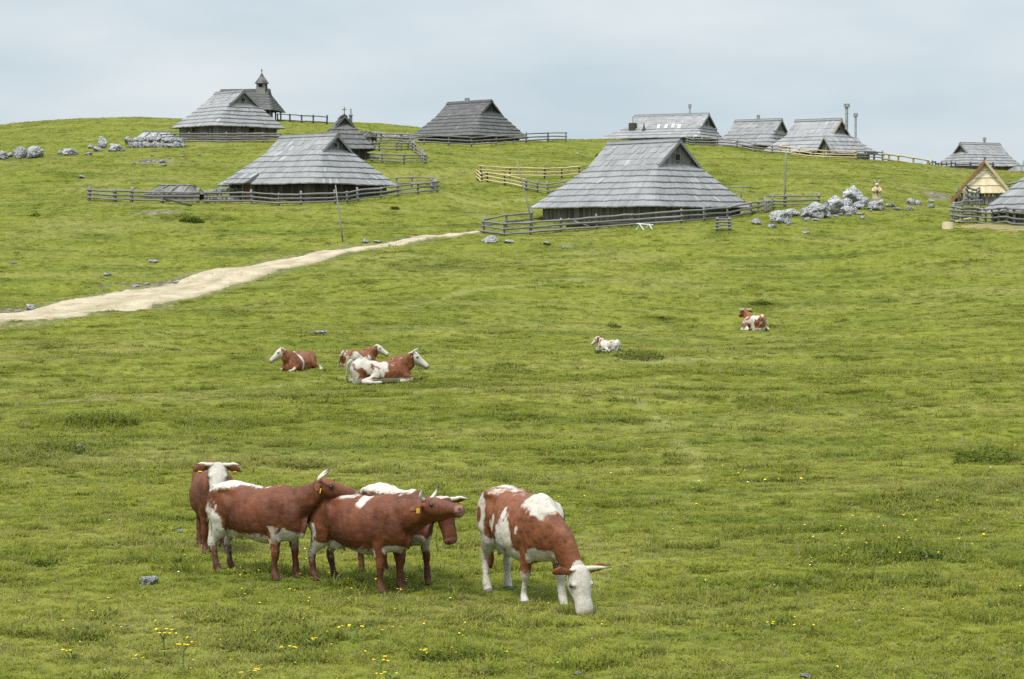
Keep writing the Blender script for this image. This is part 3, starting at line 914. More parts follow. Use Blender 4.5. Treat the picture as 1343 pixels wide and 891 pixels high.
# ------------------------------------------------------------------ rail fences: posts and rails share a few meshes
def unit_post(seed, mat):
    r_ = random.Random(seed); b = MB()
    b.tube([(0, 0, -.35), (.005, 0, .3), (0, .005, .8), (0, 0, 1.0)], [.085, .08, .078, .07], 7, .5 + r_.uniform(-.25, .25), .2)
    me = mesh_obj('post', b.v, b.f, mat, None, True, {'tone': b.tone}); d = me.data; COL.objects.unlink(me); bpy.data.objects.remove(me); return d
def unit_rail(seed, mat):
    r_ = random.Random(seed); b = MB()
    n = 5; pts = [(-.5 + k / (n - 1), .0, r_.uniform(-.02, .02)) for k in range(n)]
    b.tube(pts, [.062 + r_.uniform(-.008, .008) for _ in range(n)], 7, .5 + r_.uniform(-.25, .3), .25)
    me = mesh_obj('rail', b.v, b.f, mat, None, True, {'tone': b.tone}); d = me.data; COL.objects.unlink(me); bpy.data.objects.remove(me); return d
POSTS = {k: [unit_post(i, M[k]) for i in range(4)] for k in ('fence', 'fence_dark', 'fence_new')}
RAILS = {k: [unit_rail(i + 9, M[k]) for i in range(4)] for k in ('fence', 'fence_dark', 'fence_new')}
FR = random.Random(3)

def fence(label, pts, mat='fence', height=1.05, rails=(.30, .62, .95), spacing=2.6, post_mat=None, sag=.03, rail_r=1.0, group='rail fences round the huts', thick=1.0, board=False):
    """pts: world points on the ground; one thing with its posts and rails as parts"""
    base = pts[0].copy()
    root = empty('wooden_fence', base); tag(root, label, 'fence', group)
    pm = post_mat or mat
    stations = []
    for a, b in zip(pts, pts[1:]):
        L = (Vector((b.x, b.y, 0)) - Vector((a.x, a.y, 0))).length
        n = max(1, round(L / spacing))
        for k in range(n): stations.append(a.lerp(b, k / n))
    stations.append(pts[-1])
    st = []
    for p in stations:
        g = Vector((p.x + FR.uniform(-.05, .05), p.y + FR.uniform(-.05, .05), 0)); g.z = H(g.x, g.y)
        hh = height * FR.uniform(.92, 1.12)
        o = bpy.data.objects.new('post', FR.choice(POSTS[pm])); link(o, root)
        o.location = g - base; o.rotation_euler = (FR.uniform(-.06, .06), FR.uniform(-.06, .06), FR.uniform(0, 6))
        o.scale = (1.1 * thick, 1.1 * thick, hh)
        st.append(g)
    for a, b in zip(st, st[1:]):
        for rz in rails:
            pa = a + Vector((0, 0, rz * height / 1.05 + FR.uniform(-sag, sag))); pb = b + Vector((0, 0, rz * height / 1.05 + FR.uniform(-sag, sag)))
            d = pb - pa; dn = d.normalized()
            side = Vector((d.y, -d.x, 0)).normalized() * .10
            if side.y > 0: side = -side
            o = bpy.data.objects.new('rail', FR.choice(RAILS[mat])); link(o, root)
            o.location = (pa + pb) / 2 + side - base
            o.rotation_mode = 'QUATERNION'; o.rotation_quaternion = Vector((1, 0, 0)).rotation_difference(dn)
            r = FR.uniform(.9, 1.2) * rail_r
            o.scale = (d.length + .3, r, r * (1.6 if board else 1.0))
    return root

def gg(*pts):
    return [ground(*p) if len(p) == 2 else gp(p[0], p[2]) for p in pts]

fence('grey rail fence running along the front of the biggest hut', gg((635, 306), (661, 310), (695, 308), (735, 304.5), (782, 301), (828, 298), (893, 293), (955, 288), (985, 281), (1003, 277)), spacing=3.1, rails=(.18, .52, .88), rail_r=1.15)
fence('short grey fence running back from the track end to the leaning pole', gg((635, 304), (664, 298), (697, 294)), rails=(.4, .9), rail_r=1.1)
fence('grey fence between the biggest hut and the white boulders', gg((1003, 279), (1012, 272), (1030, 272), (1074, 271)), rails=(.2, .5, .85), spacing=3.5)
fence('small grey ladder-like stile leaning by the end of the biggest hut', gg((941, 303), (957, 303)), rails=(.18, .42, .66, .9), spacing=1.2, height=.95)
fence('grey fence round the hut with the stone pile, long front run', gg((270, 268), (330, 267.5), (366, 270), (395, 269.5), (440, 268), (470, 264), (500, 261), (522, 258), (548, 255), (573, 252.5)), spacing=2.7, rails=(.22, .55, .88), rail_r=1.15)
fence('short grey return fence at the end beyond the stone pile hut', gg((573, 252), (566, 247), (540, 246), (520, 247)), rails=(.35, .85), spacing=2.6)
fence('old grey fence with thick posts left of the stone pile hut', gg((117, 263), (151, 265.5), (173, 265.5), (213, 267), (259, 267)), rails=(.22, .52, .82), spacing=3.6, thick=1.6, rail_r=1.2, height=1.15)
fence('grey yard fence at the side of the stone pile', gg((270, 268), (290, 262), (330, 258)), rails=(.3, .9), spacing=2.5, thick=1.3)
fence('grey rail fence along the front of the pale rounded hut below the chapel', [gp(x, 238) for x in (213, 232, 250, 275, 298, 322, 347, 369)], rails=(.2, .45, .7, .95), spacing=2.4, rail_r=1.25, height=1.1)
fence('dark fence on the skyline to the right of the chapel', [gp(x, 268) for x in (366, 382, 397, 412, 430)], 'fence_dark', rails=(.2, .9), spacing=2.3, thick=1.2)
fence('grey fence in front of the dark ridge hut, running to a post on the skyline', gg((462, 186), (500, 188), (527, 188), (556, 190), (588, 191.5), (618, 193), (650, 191), (690, 188), (718, 186.5), (742, 186.2)), spacing=3.2, rails=(.28, .60, .95), rail_r=1.15, height=1.15)
fence('grey paddock fence beside the small pointed hut', gg((487, 213), (502, 214), (530, 215.5), (558, 215.5), (554, 207), (545, 201), (541, 197.5), (520, 198.5), (498, 198.5), (486, 198)), rails=(.25, .55, .88), spacing=2.4)
fence('fresh yellow peeled rail fence above the biggest hut', gg((626, 236), (640, 239.5), (662, 243.5), (690, 249)), 'fence_new', rails=(.25, .58, .92), spacing=2.4, post_mat='fence_dark')
fence('fresh yellow rail fence, level back run above the biggest hut', gg((630, 231), (668, 233.5), (714, 234.5), (736, 234), (760, 232)), 'fence_new', rails=(.28, .60, .95), spacing=3.1, post_mat='fence_dark')
fence('short grey end of the yellow fence with a pale gate', gg((690, 250), (704, 253), (718, 255), (740, 252)), rails=(.25, .6, .9), spacing=1.6)
fence('grey weathered fence along the ridge below the row of huts', [gp(px, Y) for px, Y in ((900, 256), (918, 250), (940, 248), (966, 246), (990, 244), (1012, 243), (1035, 240))], rails=(.2, .5, .82), spacing=2.6, rail_r=1.1)
fence('fence with fresh yellow rails below the two chimney hut', [gp(px, Y) for px, Y in ((1022, 241), (1034, 239), (1062, 236), (1082, 235), (1120, 235))], 'fence_new', rails=(.3, .6, .95), spacing=2.3, post_mat='fence_new')
fence('grey fence on the ridge between the plank shed and the yellow rails', [gp(px, Y) for px, Y in ((1120, 236), (1145, 238), (1156, 239))], rails=(.3, .6, .9), spacing=1.9, thick=1.3)
fence('yellow rail fence with rounded stumps on the skyline', [gp(px, Y) for px, Y in ((1156, 239), (1164, 240), (1176, 241), (1196, 242), (1215, 243))], 'fence_new', rails=(.2, .85), spacing=1.7, post_mat='fence_new', height=.95, thick=1.4, rail_r=1.4)
fence('low dark fence before the far hut with the level ridge', [gp(px, Y) for px, Y in ((1217, 246), (1233, 256), (1252, 262), (1270, 264), (1300, 266))], 'fence_dark', rails=(.3, .8), spacing=2.5, height=.9)
fence('grey fence with thick posts in front of the new pale shelter', gg((1265, 268), (1285, 266), (1307, 265), (1330, 262), (1360, 258)), rails=(.3, .65, 1.0, 1.25), spacing=2.6, thick=1.7, height=1.35, rail_r=1.3)
fence('curved grey fence by the hut at the right edge', gg((1285, 283), (1262, 284), (1250, 287), (1249, 292), (1262, 293.5), (1283, 294), (1330, 297), (1400, 300)), rails=(.15, .5, .85, 1.08), spacing=2.2, rail_r=1.1, height=1.15)

# ------------------------------------------------------------------ poles
def pole(label, base, top, r=.07, mat='fence', cross=None, name='wooden_pole'):
    b = MB(); d = top - base
    b.tube([base * 0 - Vector((0, 0, .2)), d * .35 + Vector((.01, 0, 0)), d * .7, d], [r * 1.2, r, r * .9, r * .6], 8, .6, .15)
    o = b.build(name, M[mat], None, True, base)
    tag(o, label, 'pole')
    return o
b0 = ground(450, 318); pole('long slim grey pole leaning in the grass before the stone pile hut', b0, at(440, 243, b0.y + .5), .055)
b0 = ground(699, 297); pole('thin leaning pole standing beside the yellow fence and the biggest hut', b0, at(677, 208, b0.y + .3), .05)
b0 = ground(1029, 266); pole('tall upright grey pole near the white boulders', b0, at(1031, 196, b0.y), .075)
# T-shaped rail behind the biggest hut
b0 = ground(972, 259); root = empty('hitching_rail', b0); tag(root, 'T-shaped grey rail standing alone behind the biggest hut', 'rail')
b = MB(); b.tube([(0, 0, -.2), (0, 0, .85)], .06, 7); b.build('post', M['fence'], root, True)
b = MB(); b.tube([(-1.1, 0, .85), (0, 0, .88), (.95, 0, .85)], .055, 7); b.build('rail', M['fence'], root, True)

# ------------------------------------------------------------------ white sawhorse by the fence and the sawn timber
b0 = ground(846, 301); root = empty('sawhorse', b0, R(8)); tag(root, 'small white wooden trestle lying in the grass by the fence', 'trestle')
b = MB(); b.tube([(-.6, 0, .40), (.6, .1, .30)], .055, 6); b.build('beam', M['white'], root)
for x in (-.36, .30):
    for sx in (-1, 1):
        b = MB(); b.tube([(x - .05, 0, .38), (x + sx * .22, -.2 * sx, -.05)], .045, 6); b.build('leg', M['white'], root)
def plank_thing(label, a, b_, w, t, mat='fence_new', name='sawn_plank'):
    mid = (a + b_) / 2; d = b_ - a; q = Vector((1, 0, 0)).rotation_difference(d.normalized()).to_matrix()
    m_ = MB(); m_.box((0, 0, 0), (d.length, w, t), q, FR.uniform(.2, .9)); o = m_.build(name, M[mat], None, False, mid)
    tag(o, label, 'timber', 'sawn timber stacked by the right edge hut'); return o
for i in range(4):
    a = ground(1252 + i * 9, 299.5 - .3 * i); b_ = ground(1335 + i * 12, 305.5 - .5 * i)
    a.z += .08 + .05 * i; b_.z += .1 + .05 * i
    plank_thing('fresh yellow sawn plank in the long stack on the grass before the right edge hut', a, b_, .15, .08)
a = ground(1255, 293); b_ = ground(1282, 288); a.z += .15; b_.z += .2; plank_thing('single yellow plank lying inside the curved fence', a, b_, .25, .1)
q = ground(1243, 299); b = MB(); b.tube([(0, 0, -.1), (0, 0, .42)], [.42, .38], 14, .95, .06); o = b.build('tree_stump', M['fence_new'], None, False, q); tag(o, 'pale sawn log stump standing at the end of the sawn timber', 'log')
# dark trough under the front fence of hut A
q = ground(800, 299); b = MB()
b.tube([(-3.2, 0, .22), (-1, .1, .30), (2.2, .05, .25)], [.16, .18, .14], 8, .3, .2); o = b.build('fallen_log', M['wall_dark'], None, True, q + Vector((0, .8, 0))); tag(o, 'dark log lying at the foot of the biggest hut wall behind its fence', 'log')
q = ground(735, 303); b = MB(); b.tube([(0, .6, .9), (1.6, .3, .3)], [.06, .06], 6, .6); b.tube
o = b.build('wooden_bar', M['fence'], None, True, ground(745, 303) + Vector((0, .3, 0))); tag(o, 'grey bar leaning against the wall of the biggest hut', 'timber')
# boards fallen in front of the low roof
a = ground(212, 266); b_ = ground(250, 271); a.z += .35; b_.z += .1
o = plank_thing('dark board slanting down to bare ground before the low boarded roof', a, b_, .22, .12, 'wall_dark', 'old_board'); del o['group']

# ------------------------------------------------------------------ carved wooden figure among the boulders
q = ground(1150, 264); q.z -= .1
root = empty('carved_figure', q, R(-10)); tag(root, 'pale carved wooden figure with horns standing among the white boulders', 'statue')
m = NT('carved_pale_wood'); M['carved'] = m.out(m.ramp(m.noise(m.obj(), 5, 4), [(.3, (.34, .27, .15)), (.7, (.50, .43, .28))]), .8)
m = NT('carved_light'); M['carved_light'] = m.out(m.ramp(m.noise(m.obj(), 6, 4), [(.3, (.36, .31, .23)), (.7, (.52, .47, .39))]), .8)
m = NT('carved_brown'); M['carved_brown'] = m.out(m.ramp(m.noise(m.obj(), 6, 4), [(.3, (.09, .06, .035)), (.7, (.17, .12, .08))]), .8)
b = MB(); b.tube([(0, 0, 0), (0, 0, .35), (0, 0, .8), (0, 0, 1.05), (0, 0, 1.25), (0, 0, 1.32)], [.40, .38, .33, .34, .27, .13], 14, .5, .05, .8); b.build('body', M['carved'], root, True)
b = MB(); b.tube([(0, -.03, 1.28), (0, -.05, 1.42), (0, -.07, 1.56), (0, -.06, 1.68)], [.11, .16, .15, .07], 12, .5, .04); b.tube([(0, -.1, 1.5), (0, -.26, 1.44), (0, -.34, 1.42)], [.11, .085, .06], 8); hd = b.build('head', M['carved_light'], root, True)
for sx in (-1, 1):
    b = MB(); b.tube([(sx * .26, 0, 1.15), (sx * .36, -.12, .95), (sx * .18, -.33, .88)], [.10, .09, .07], 8, .5, .05); b.build('arm', M['carved'], root, True)
    b = MB(); b.tube([(sx * .06, -.05, 1.62), (sx * .12, -.03, 1.70), (sx * .20, 0, 1.80), (sx * .29, 0, 1.92)], [.045, .035, .025, .015], 7); b.build('horn', M['carved_light'], hd, True)
    b = MB(); b.tube([(sx * .12, -.04, 1.60), (sx * .26, -.04, 1.58), (sx * .36, -.04, 1.52)], [.03, .06, .02], 7, .5, 0, .5); b.build('ear', M['carved_brown'], hd, True)
b = MB(); b.tube([(0, -.36, .74), (.02, -.38, .9), (0, -.37, 1.02)], [.08, .12, .07], 9); b.build('bundle', M['carved_brown'], root, True)

# ------------------------------------------------------------------ boulders
def boulder_mesh(seed, n=3, sharp=.5):
    import bmesh
    bm = bmesh.new(); bmesh.ops.create_icosphere(bm, subdivisions=5, radius=1.0)
    P = np.array([tuple(v.co) for v in bm.verts])
    r_ = np.random.default_rng(seed)
    # cut by a few planes for faceted limestone
    d = np.ones(len(P))
    for _ in range(15):
        nrm = r_.normal(size=3); nrm /= np.linalg.norm(nrm); lim = r_.uniform(.52, .84)
        c = P @ nrm
        d = np.minimum(d, np.where(c > .05, lim / np.maximum(c, .05), 9))
    d = np.clip(d, .4, 1.0)
    d = d * (1 + .13 * fbm(P * 1.6, 2, seed) + .13 * fbm(P * 3.6, 4, seed + 5) + .05 * np.abs(fbm(P * 9, 3, seed + 6)))
    cr = np.abs(vnoise(P * 2.4, seed + 9)); d -= .13 * np.clip(1 - cr / .10, 0, 1)
    P = P * d[:, None]
    for v, p in zip(bm.verts, P): v.co = p
    me = bpy.data.meshes.new('boulder'); bm.to_mesh(me); bm.free()
    me.materials.append(M['rock'])
    me.polygons.foreach_set('use_smooth', [True] * len(me.polygons))
    return me
BM = [boulder_mesh(100 + i) for i in range(9)]
BR = random.Random(21)
def boulder(px, py, wpx, hpx, label, group=None, name='boulder', Y=None, sink=.22, cat='rock', depth=None):
    """wpx, hpx: its size in the photograph; (px, py): foot"""
    g = ground(px, py) if Y is None else gp(px, Y)
    s = 1 / scale_at(g.y)
    rx, rz = wpx * s / 2 * 1.08, hpx * s / (2 - sink * 2) * 1.0
    o = bpy.data.objects.new(name, BR.choice(BM)); link(o)
    o.location = g + Vector((0, rx * .4, rz * (1 - 2 * sink)))
    o.scale = (rx, rx * BR.uniform(.75, 1.05), rz)
    o.rotation_euler = (BR.uniform(-.15, .15), BR.uniform(-.15, .15), BR.choice((0, math.pi)) + BR.uniform(-.35, .35))
    tag(o, label, cat, group)
    return o
g1 = 'white limestone boulders near the carved figure'
for px, py, w_, h_, lab in ((992, 295, 14, 9, 'small pale boulder at the left end of the white boulder group'),
        (1027, 294, 38, 24, 'broad grey-white boulder beside the tall upright pole'),
        (1072, 286, 46, 24, 'long dark-faced boulder in the middle of the white boulder group'),
        (1096, 281, 40, 28, 'pale lumpy boulder left of the biggest stone'),
        (1119, 269, 40, 29, 'biggest rounded grey boulder behind the group, upright'),
        (1116, 282, 26, 14, 'low pale boulder in front of the biggest stone'),
        (1085, 286, 14, 9, 'small white stone in front of the lumpy boulder'),
        (1134, 271, 17, 14, 'white stone between the biggest boulder and the carved figure'),
        (1151, 276, 26, 17, 'grey boulder at the foot of the carved figure'),
        (1168, 272, 18, 7, 'flat white stone just right of the carved figure'),
        (1176, 276, 14, 5, 'small flat stone below and right of the carved figure'),
        (1197, 269, 15, 10, 'grey stone in the small cluster beyond the carved figure'),
        (1205, 270, 12, 8, 'dark-topped stone in the small cluster beyond the carved figure'),
        (1195, 276, 13, 6, 'low dark stone nearest in the small cluster'),
        (1222, 273, 11, 6, 'lone grey stone toward the new pale shelter'),
        (1221, 266, 10, 5, 'tiny pale stone by the wood shavings'),
        (1131, 287, 8, 4, 'little brown stone in the grass before the boulders'),
        (1013, 299, 16, 6, 'flat low stone before the broad boulder'),
        (1054, 280, 12, 8, 'white block beside the fence end near the pole')):
    boulder(px, py, w_, h_, lab, g1)
for k in range(16):
    px = BR.uniform(1012, 1136); boulder(px, 295 - (px - 1010) * .17 - abs(BR.gauss(0, 4)), BR.uniform(12, 24), BR.uniform(9, 16), 'middle sized limestone block wedged into the white boulder group', 'blocks wedged between the white boulders', 'limestone_block')
for k in range(26):
    px = BR.uniform(1030, 1150); boulder(px, 296 - (px - 1010) * .16 + BR.uniform(-4, 5), BR.uniform(5, 13), BR.uniform(3, 7), 'small broken limestone piece around the foot of the big white boulders', 'broken stones round the white boulders', 'broken_stone')
g2 = 'limestone boulders in a row across the left hillside'
for px, py, w_, h_, lab in ((3, 209, 20, 13, 'pale boulder cut by the left edge of the hillside row'), (13, 206, 9, 7, 'small dark boulder near the left edge of the row'),
        (24, 207, 20, 16, 'dark cracked boulder left of the twin tall ones'), (43, 207, 26, 17, 'large white boulder, right one of the tall pair'),
        (24, 208, 9, 6, 'little stone before the dark cracked boulder'), (90, 204, 26, 12, 'low domed grey boulder standing apart in the row'), (79, 203, 8, 6, 'small stone touching the low domed boulder'),
        (133, 195, 16, 16, 'tallest pointed boulder of the middle cluster'), (126, 199, 13, 9, 'round stone in front of the pointed boulder'), (119, 195, 10, 6, 'small stone left of the pointed boulder'),
        (151, 198, 21, 12, 'broad grey boulder right of the pointed one'), (147, 199, 11, 6, 'small pale stone before the broad grey boulder'), (116, 204, 15, 5, 'flat white stone low in the middle cluster'), (161, 199, 9, 4, 'low stone toward the stone heap')):
    boulder(px, py, w_, h_, lab, g2)
g3 = 'white stones heaped before the flat sheet roof'
for k in range(30):
    px = 168 + (k % 15) * 5.0 + BR.uniform(-1.5, 1.5); top = k >= 15
    o = boulder(px, 194 - .002 * k, BR.uniform(7, 12), BR.uniform(7, 10), 'white limestone piece in the long stone heap before the flat sheet roof', g3, 'heap_stone')
    if top: o.location.z += .55 * (1 - abs(px - 200) / 90) + .15; o.location.y += .5
g4 = 'white stones piled at the dark ridge hut'
for k in range(14):
    o = boulder(492 + k * 3.6 + BR.uniform(-1, 1), 187, BR.uniform(6, 10), BR.uniform(7, 11), 'white stone in the pile between the pointed hut and the dark ridge hut', g4, 'heap_stone', Y=247)
g5 = 'stones stacked beside the brown door'
for k in range(26):
    px = 277 + (k % 13) * 4.6 + BR.uniform(-1, 1)
    o = boulder(px, 264, BR.uniform(5, 9), BR.uniform(5, 8), 'grey stone in the pile beside the brown door of the hut', g5, 'heap_stone')
    if k >= 13: o.location.z += .55 + .3 * math.sin((px - 277) / 60 * 3.1); o.location.y += .3
g6 = 'single stones scattered over the meadow'
for px, py, w_, h_, lab in ((196, 767, 31, 13, 'grey stone with dark patches in the near grass'), (415, 440, 32, 7, 'flat grey stone above the lying cows'),
        (41, 408, 16, 11, 'whitish boulder at the left end of the gravel track'), (140, 362, 15, 5, 'flat stone above the gravel track'), (201, 345, 17, 5, 'pale flat stone higher above the gravel track'),
        (18, 346, 8, 3, 'tiny stone far left above the track'), (232, 372, 14, 5, 'stone lying against the upper edge of the track'), (178, 377, 12, 4, 'small stone in the bare bank by the track'), (192, 374, 10, 4, 'stone in the middle of the bare bank'),
        (644, 319, 25, 10, 'dark grey flat boulder below the fence corner'), (666, 320, 15, 7, 'smaller grey stone beside the flat boulder'), (718, 321, 12, 4, 'pale chip below the front fence'), (741, 326, 10, 4, 'white chip below the front fence'), (753, 323, 8, 4, 'tiny white chip, right of the others below the fence'),
        (479, 319, 10, 6, 'white stone near the foot of the slim leaning pole'), (496, 318, 14, 3, 'flat white stones by the track edge'),
        (107, 234, 11, 5, 'white stone on the hillside below the boulder row'), (190, 217, 8, 4, 'lower left stone of the scattered white ones'), (212, 214, 10, 5, 'white stone in the bare patch below the chapel hut'), (215, 218, 8, 4, 'stone at the lower edge of the bare patch'), (200, 205, 6, 3, 'stone above the bare patch'), (238, 206, 7, 3, 'right stone near the bare patch'), (175, 216, 7, 3, 'stone left of the bare patch'), (222, 209, 6, 3, 'small stone in the middle of the bare patch'), (261, 204, 7, 3, 'farthest right stone above the stone pile hut'),
        (235, 699, 10, 5, 'small grey stone behind the left cows'), (299, 802, 9, 6, 'small white stone in the near grass'), (103, 827, 9, 4, 'pale chip in the near grass at left'), (757, 886, 10, 6, 'white stone at the bottom edge'), (1056, 306, 14, 3, 'flat pale stone in the grass right of the stile'), (893, 300, 6, 3, 'chip under the long fence'),
        (757, 203, 7, 3, 'lone stone on the ridge slope behind the biggest hut'), (162, 822, 16, 3, 'flat pale sliver in the near grass'), (680, 852, 7, 4, 'tiny grey pebble below the grazing cow'), (1058, 889, 20, 5, 'tan stone at the bottom edge, right of centre'), (105, 588, 14, 6, 'brown crumbly stone in the bank at left'), (1262, 581, 8, 5, 'small grey stone by the low dark plants')):
    boulder(px, py, w_, h_, lab, g6, 'meadow_stone')
# ------------------------------------------------------------------ cattle
def cr(pts, n):
    """Catmull-Rom through rows of numbers"""
    P = np.array(pts, float); m_ = len(P); out = []
    for s in np.linspace(0, m_ - 1, n):
        i = min(int(s), m_ - 2); f = s - i
        p0, p1, p2, p3 = P[max(i - 1, 0)], P[i], P[i + 1], P[min(i + 2, m_ - 1)]
        out.append(.5 * ((2 * p1) + (-p0 + p2) * f + (2 * p0 - 5 * p1 + 4 * p2 - p3) * f * f + (-p0 + 3 * p1 - 3 * p2 + p3) * f ** 3))
    return np.array(out)

class Soup:
    def __init__(s): s.v = []; s.f = []; s.seg = []
    def rings(s, rings):
        n = len(rings[0]); b = len(s.v)
        for r in rings: s.v += [tuple(p) for p in r]
        for i in range(len(rings) - 1):
            for k in range(n):
                k2 = (k + 1) % n
                s.f.append((b + i * n + k, b + i * n + k2, b + (i + 1) * n + k2, b + (i + 1) * n + k))
        s.f.append(tuple(b + k for k in reversed(range(n)))); e = b + (len(rings) - 1) * n
        s.f.append(tuple(e + k for k in range(n)))
    def limb(s, lab, pts, n=None, side=None, m=14, t0=0.0, t1=1.0):
        """rows: x y z, radius across (lateral), radius in the walking plane"""
        rows = cr(pts, n or len(pts) * 4)
        C = rows[:, :3]; rg = []
        for i in range(len(rows)):
            t = C[min(i + 1, len(C) - 1)] - C[max(i - 1, 0)]; t /= np.linalg.norm(t) + 1e-9
            l = np.array(side if side is not None else (0, 1, 0), float); l = l - t * (l @ t); l /= np.linalg.norm(l) + 1e-9
            w = np.cross(t, l)
            ra, rb = max(rows[i, 3], .004), max(rows[i, 4], .004)
            rg.append([C[i] + l * ra * math.cos(2 * math.pi * k / m) + w * rb * math.sin(2 * math.pi * k / m) for k in range(m)])
        s.rings(rg)
        N = len(rows)
        for i in range(N - 1):
            s.seg.append((lab, C[i], C[i + 1], max(rows[i, 3], rows[i, 4]) * .9, t0 + (t1 - t0) * i / (N - 1), t0 + (t1 - t0) * (i + 1) / (N - 1)))
    def blob(s, lab, c, r, rot=None, m=12):
        rg = []
        for i in range(1, m):
            th = math.pi * i / m; ring = []
            for k in range(m * 2):
                ph = 2 * math.pi * k / (m * 2)
                p = Vector((r[0] * math.sin(th) * math.cos(ph), r[1] * math.sin(th) * math.sin(ph), r[2] * math.cos(th)))
                if rot is not None: p = rot @ p
                ring.append(np.array(c) + np.array(p))
            rg.append(ring)
        s.rings(rg)

def remeshed(s, vox, it=11):
    me = bpy.data.meshes.new('soup'); me.from_pydata(s.v, [], s.f); me.update()
    o = bpy.data.objects.new('soup', me); COL.objects.link(o)
    md = o.modifiers.new('r', 'REMESH'); md.mode = 'VOXEL'; md.voxel_size = vox; md.use_smooth_shade = True
    sm = o.modifiers.new('s', 'SMOOTH'); sm.factor = .5; sm.iterations = it
    dg = bpy.context.evaluated_depsgraph_get()
    out = bpy.data.meshes.new_from_object(o.evaluated_get(dg))
    bpy.data.objects.remove(o); bpy.data.meshes.remove(me)
    return out

def seg_labels(P, segs):
    best = np.full(len(P), 1e9); lab = np.zeros(len(P), int); tt = np.zeros(len(P))
    names = sorted({q[0] for q in segs})
    for nm, a, b, r, ta, tb in segs:
        d = b - a; L2 = d @ d + 1e-12
        u_ = np.clip(((P - a) @ d) / L2, 0, 1)
        dist = np.linalg.norm(P - (a + u_[:, None] * d), axis=1) - r
        k = dist < best
        best[k] = dist[k]; lab[k] = names.index(nm); tt[k] = (ta + (tb - ta) * u_)[k]
    return lab, names, tt

TORSO = [  # x, top, bottom, half width, upper exponent
 (-.82, 1.17, 1.05, .07, 2.0), (-.78, 1.27, .92, .14, 2.0), (-.70, 1.325, .84, .20, 2.2), (-.58, 1.35, .77, .245, 2.5), (-.42, 1.375, .71, .275, 2.7),
 (-.22, 1.352, .635, .305, 2.4), (0, 1.335, .575, .345, 2.1), (.22, 1.335, .555, .345, 1.95), (.40, 1.352, .575, .30, 1.8), (.54, 1.375, .585, .262, 1.7),
 (.66, 1.355, .60, .225, 1.7), (.77, 1.28, .64, .185, 1.8), (.85, 1.17, .70, .135, 2.0), (.90, 1.06, .79, .07, 2.0)]
TORSO = [(x, a, b - .025 * math.exp(-((x - .1) / .45) ** 2), w_ * 1.04, e) for x, a, b, w_, e in TORSO]

# head in its own frame: s along the face from poll to nose, half width, half depth, offset of the centre towards the forehead
HEAD = [(a * 1.06, b * 1.17, c * 1.10, e * 1.10) for a, b, c, e in [(-.07, .060, .07, -.02), (-.03, .095, .105, -.02), (.03, .112, .130, -.03), (.10, .118, .148, -.045), (.165, .116, .148, -.055), (.24, .102, .130, -.055), (.31, .091, .110, -.05),
        (.38, .087, .098, -.045), (.44, .090, .087, -.045), (.49, .091, .082, -.05), (.53, .081, .070, -.055), (.555, .055, .048, -.06)]]

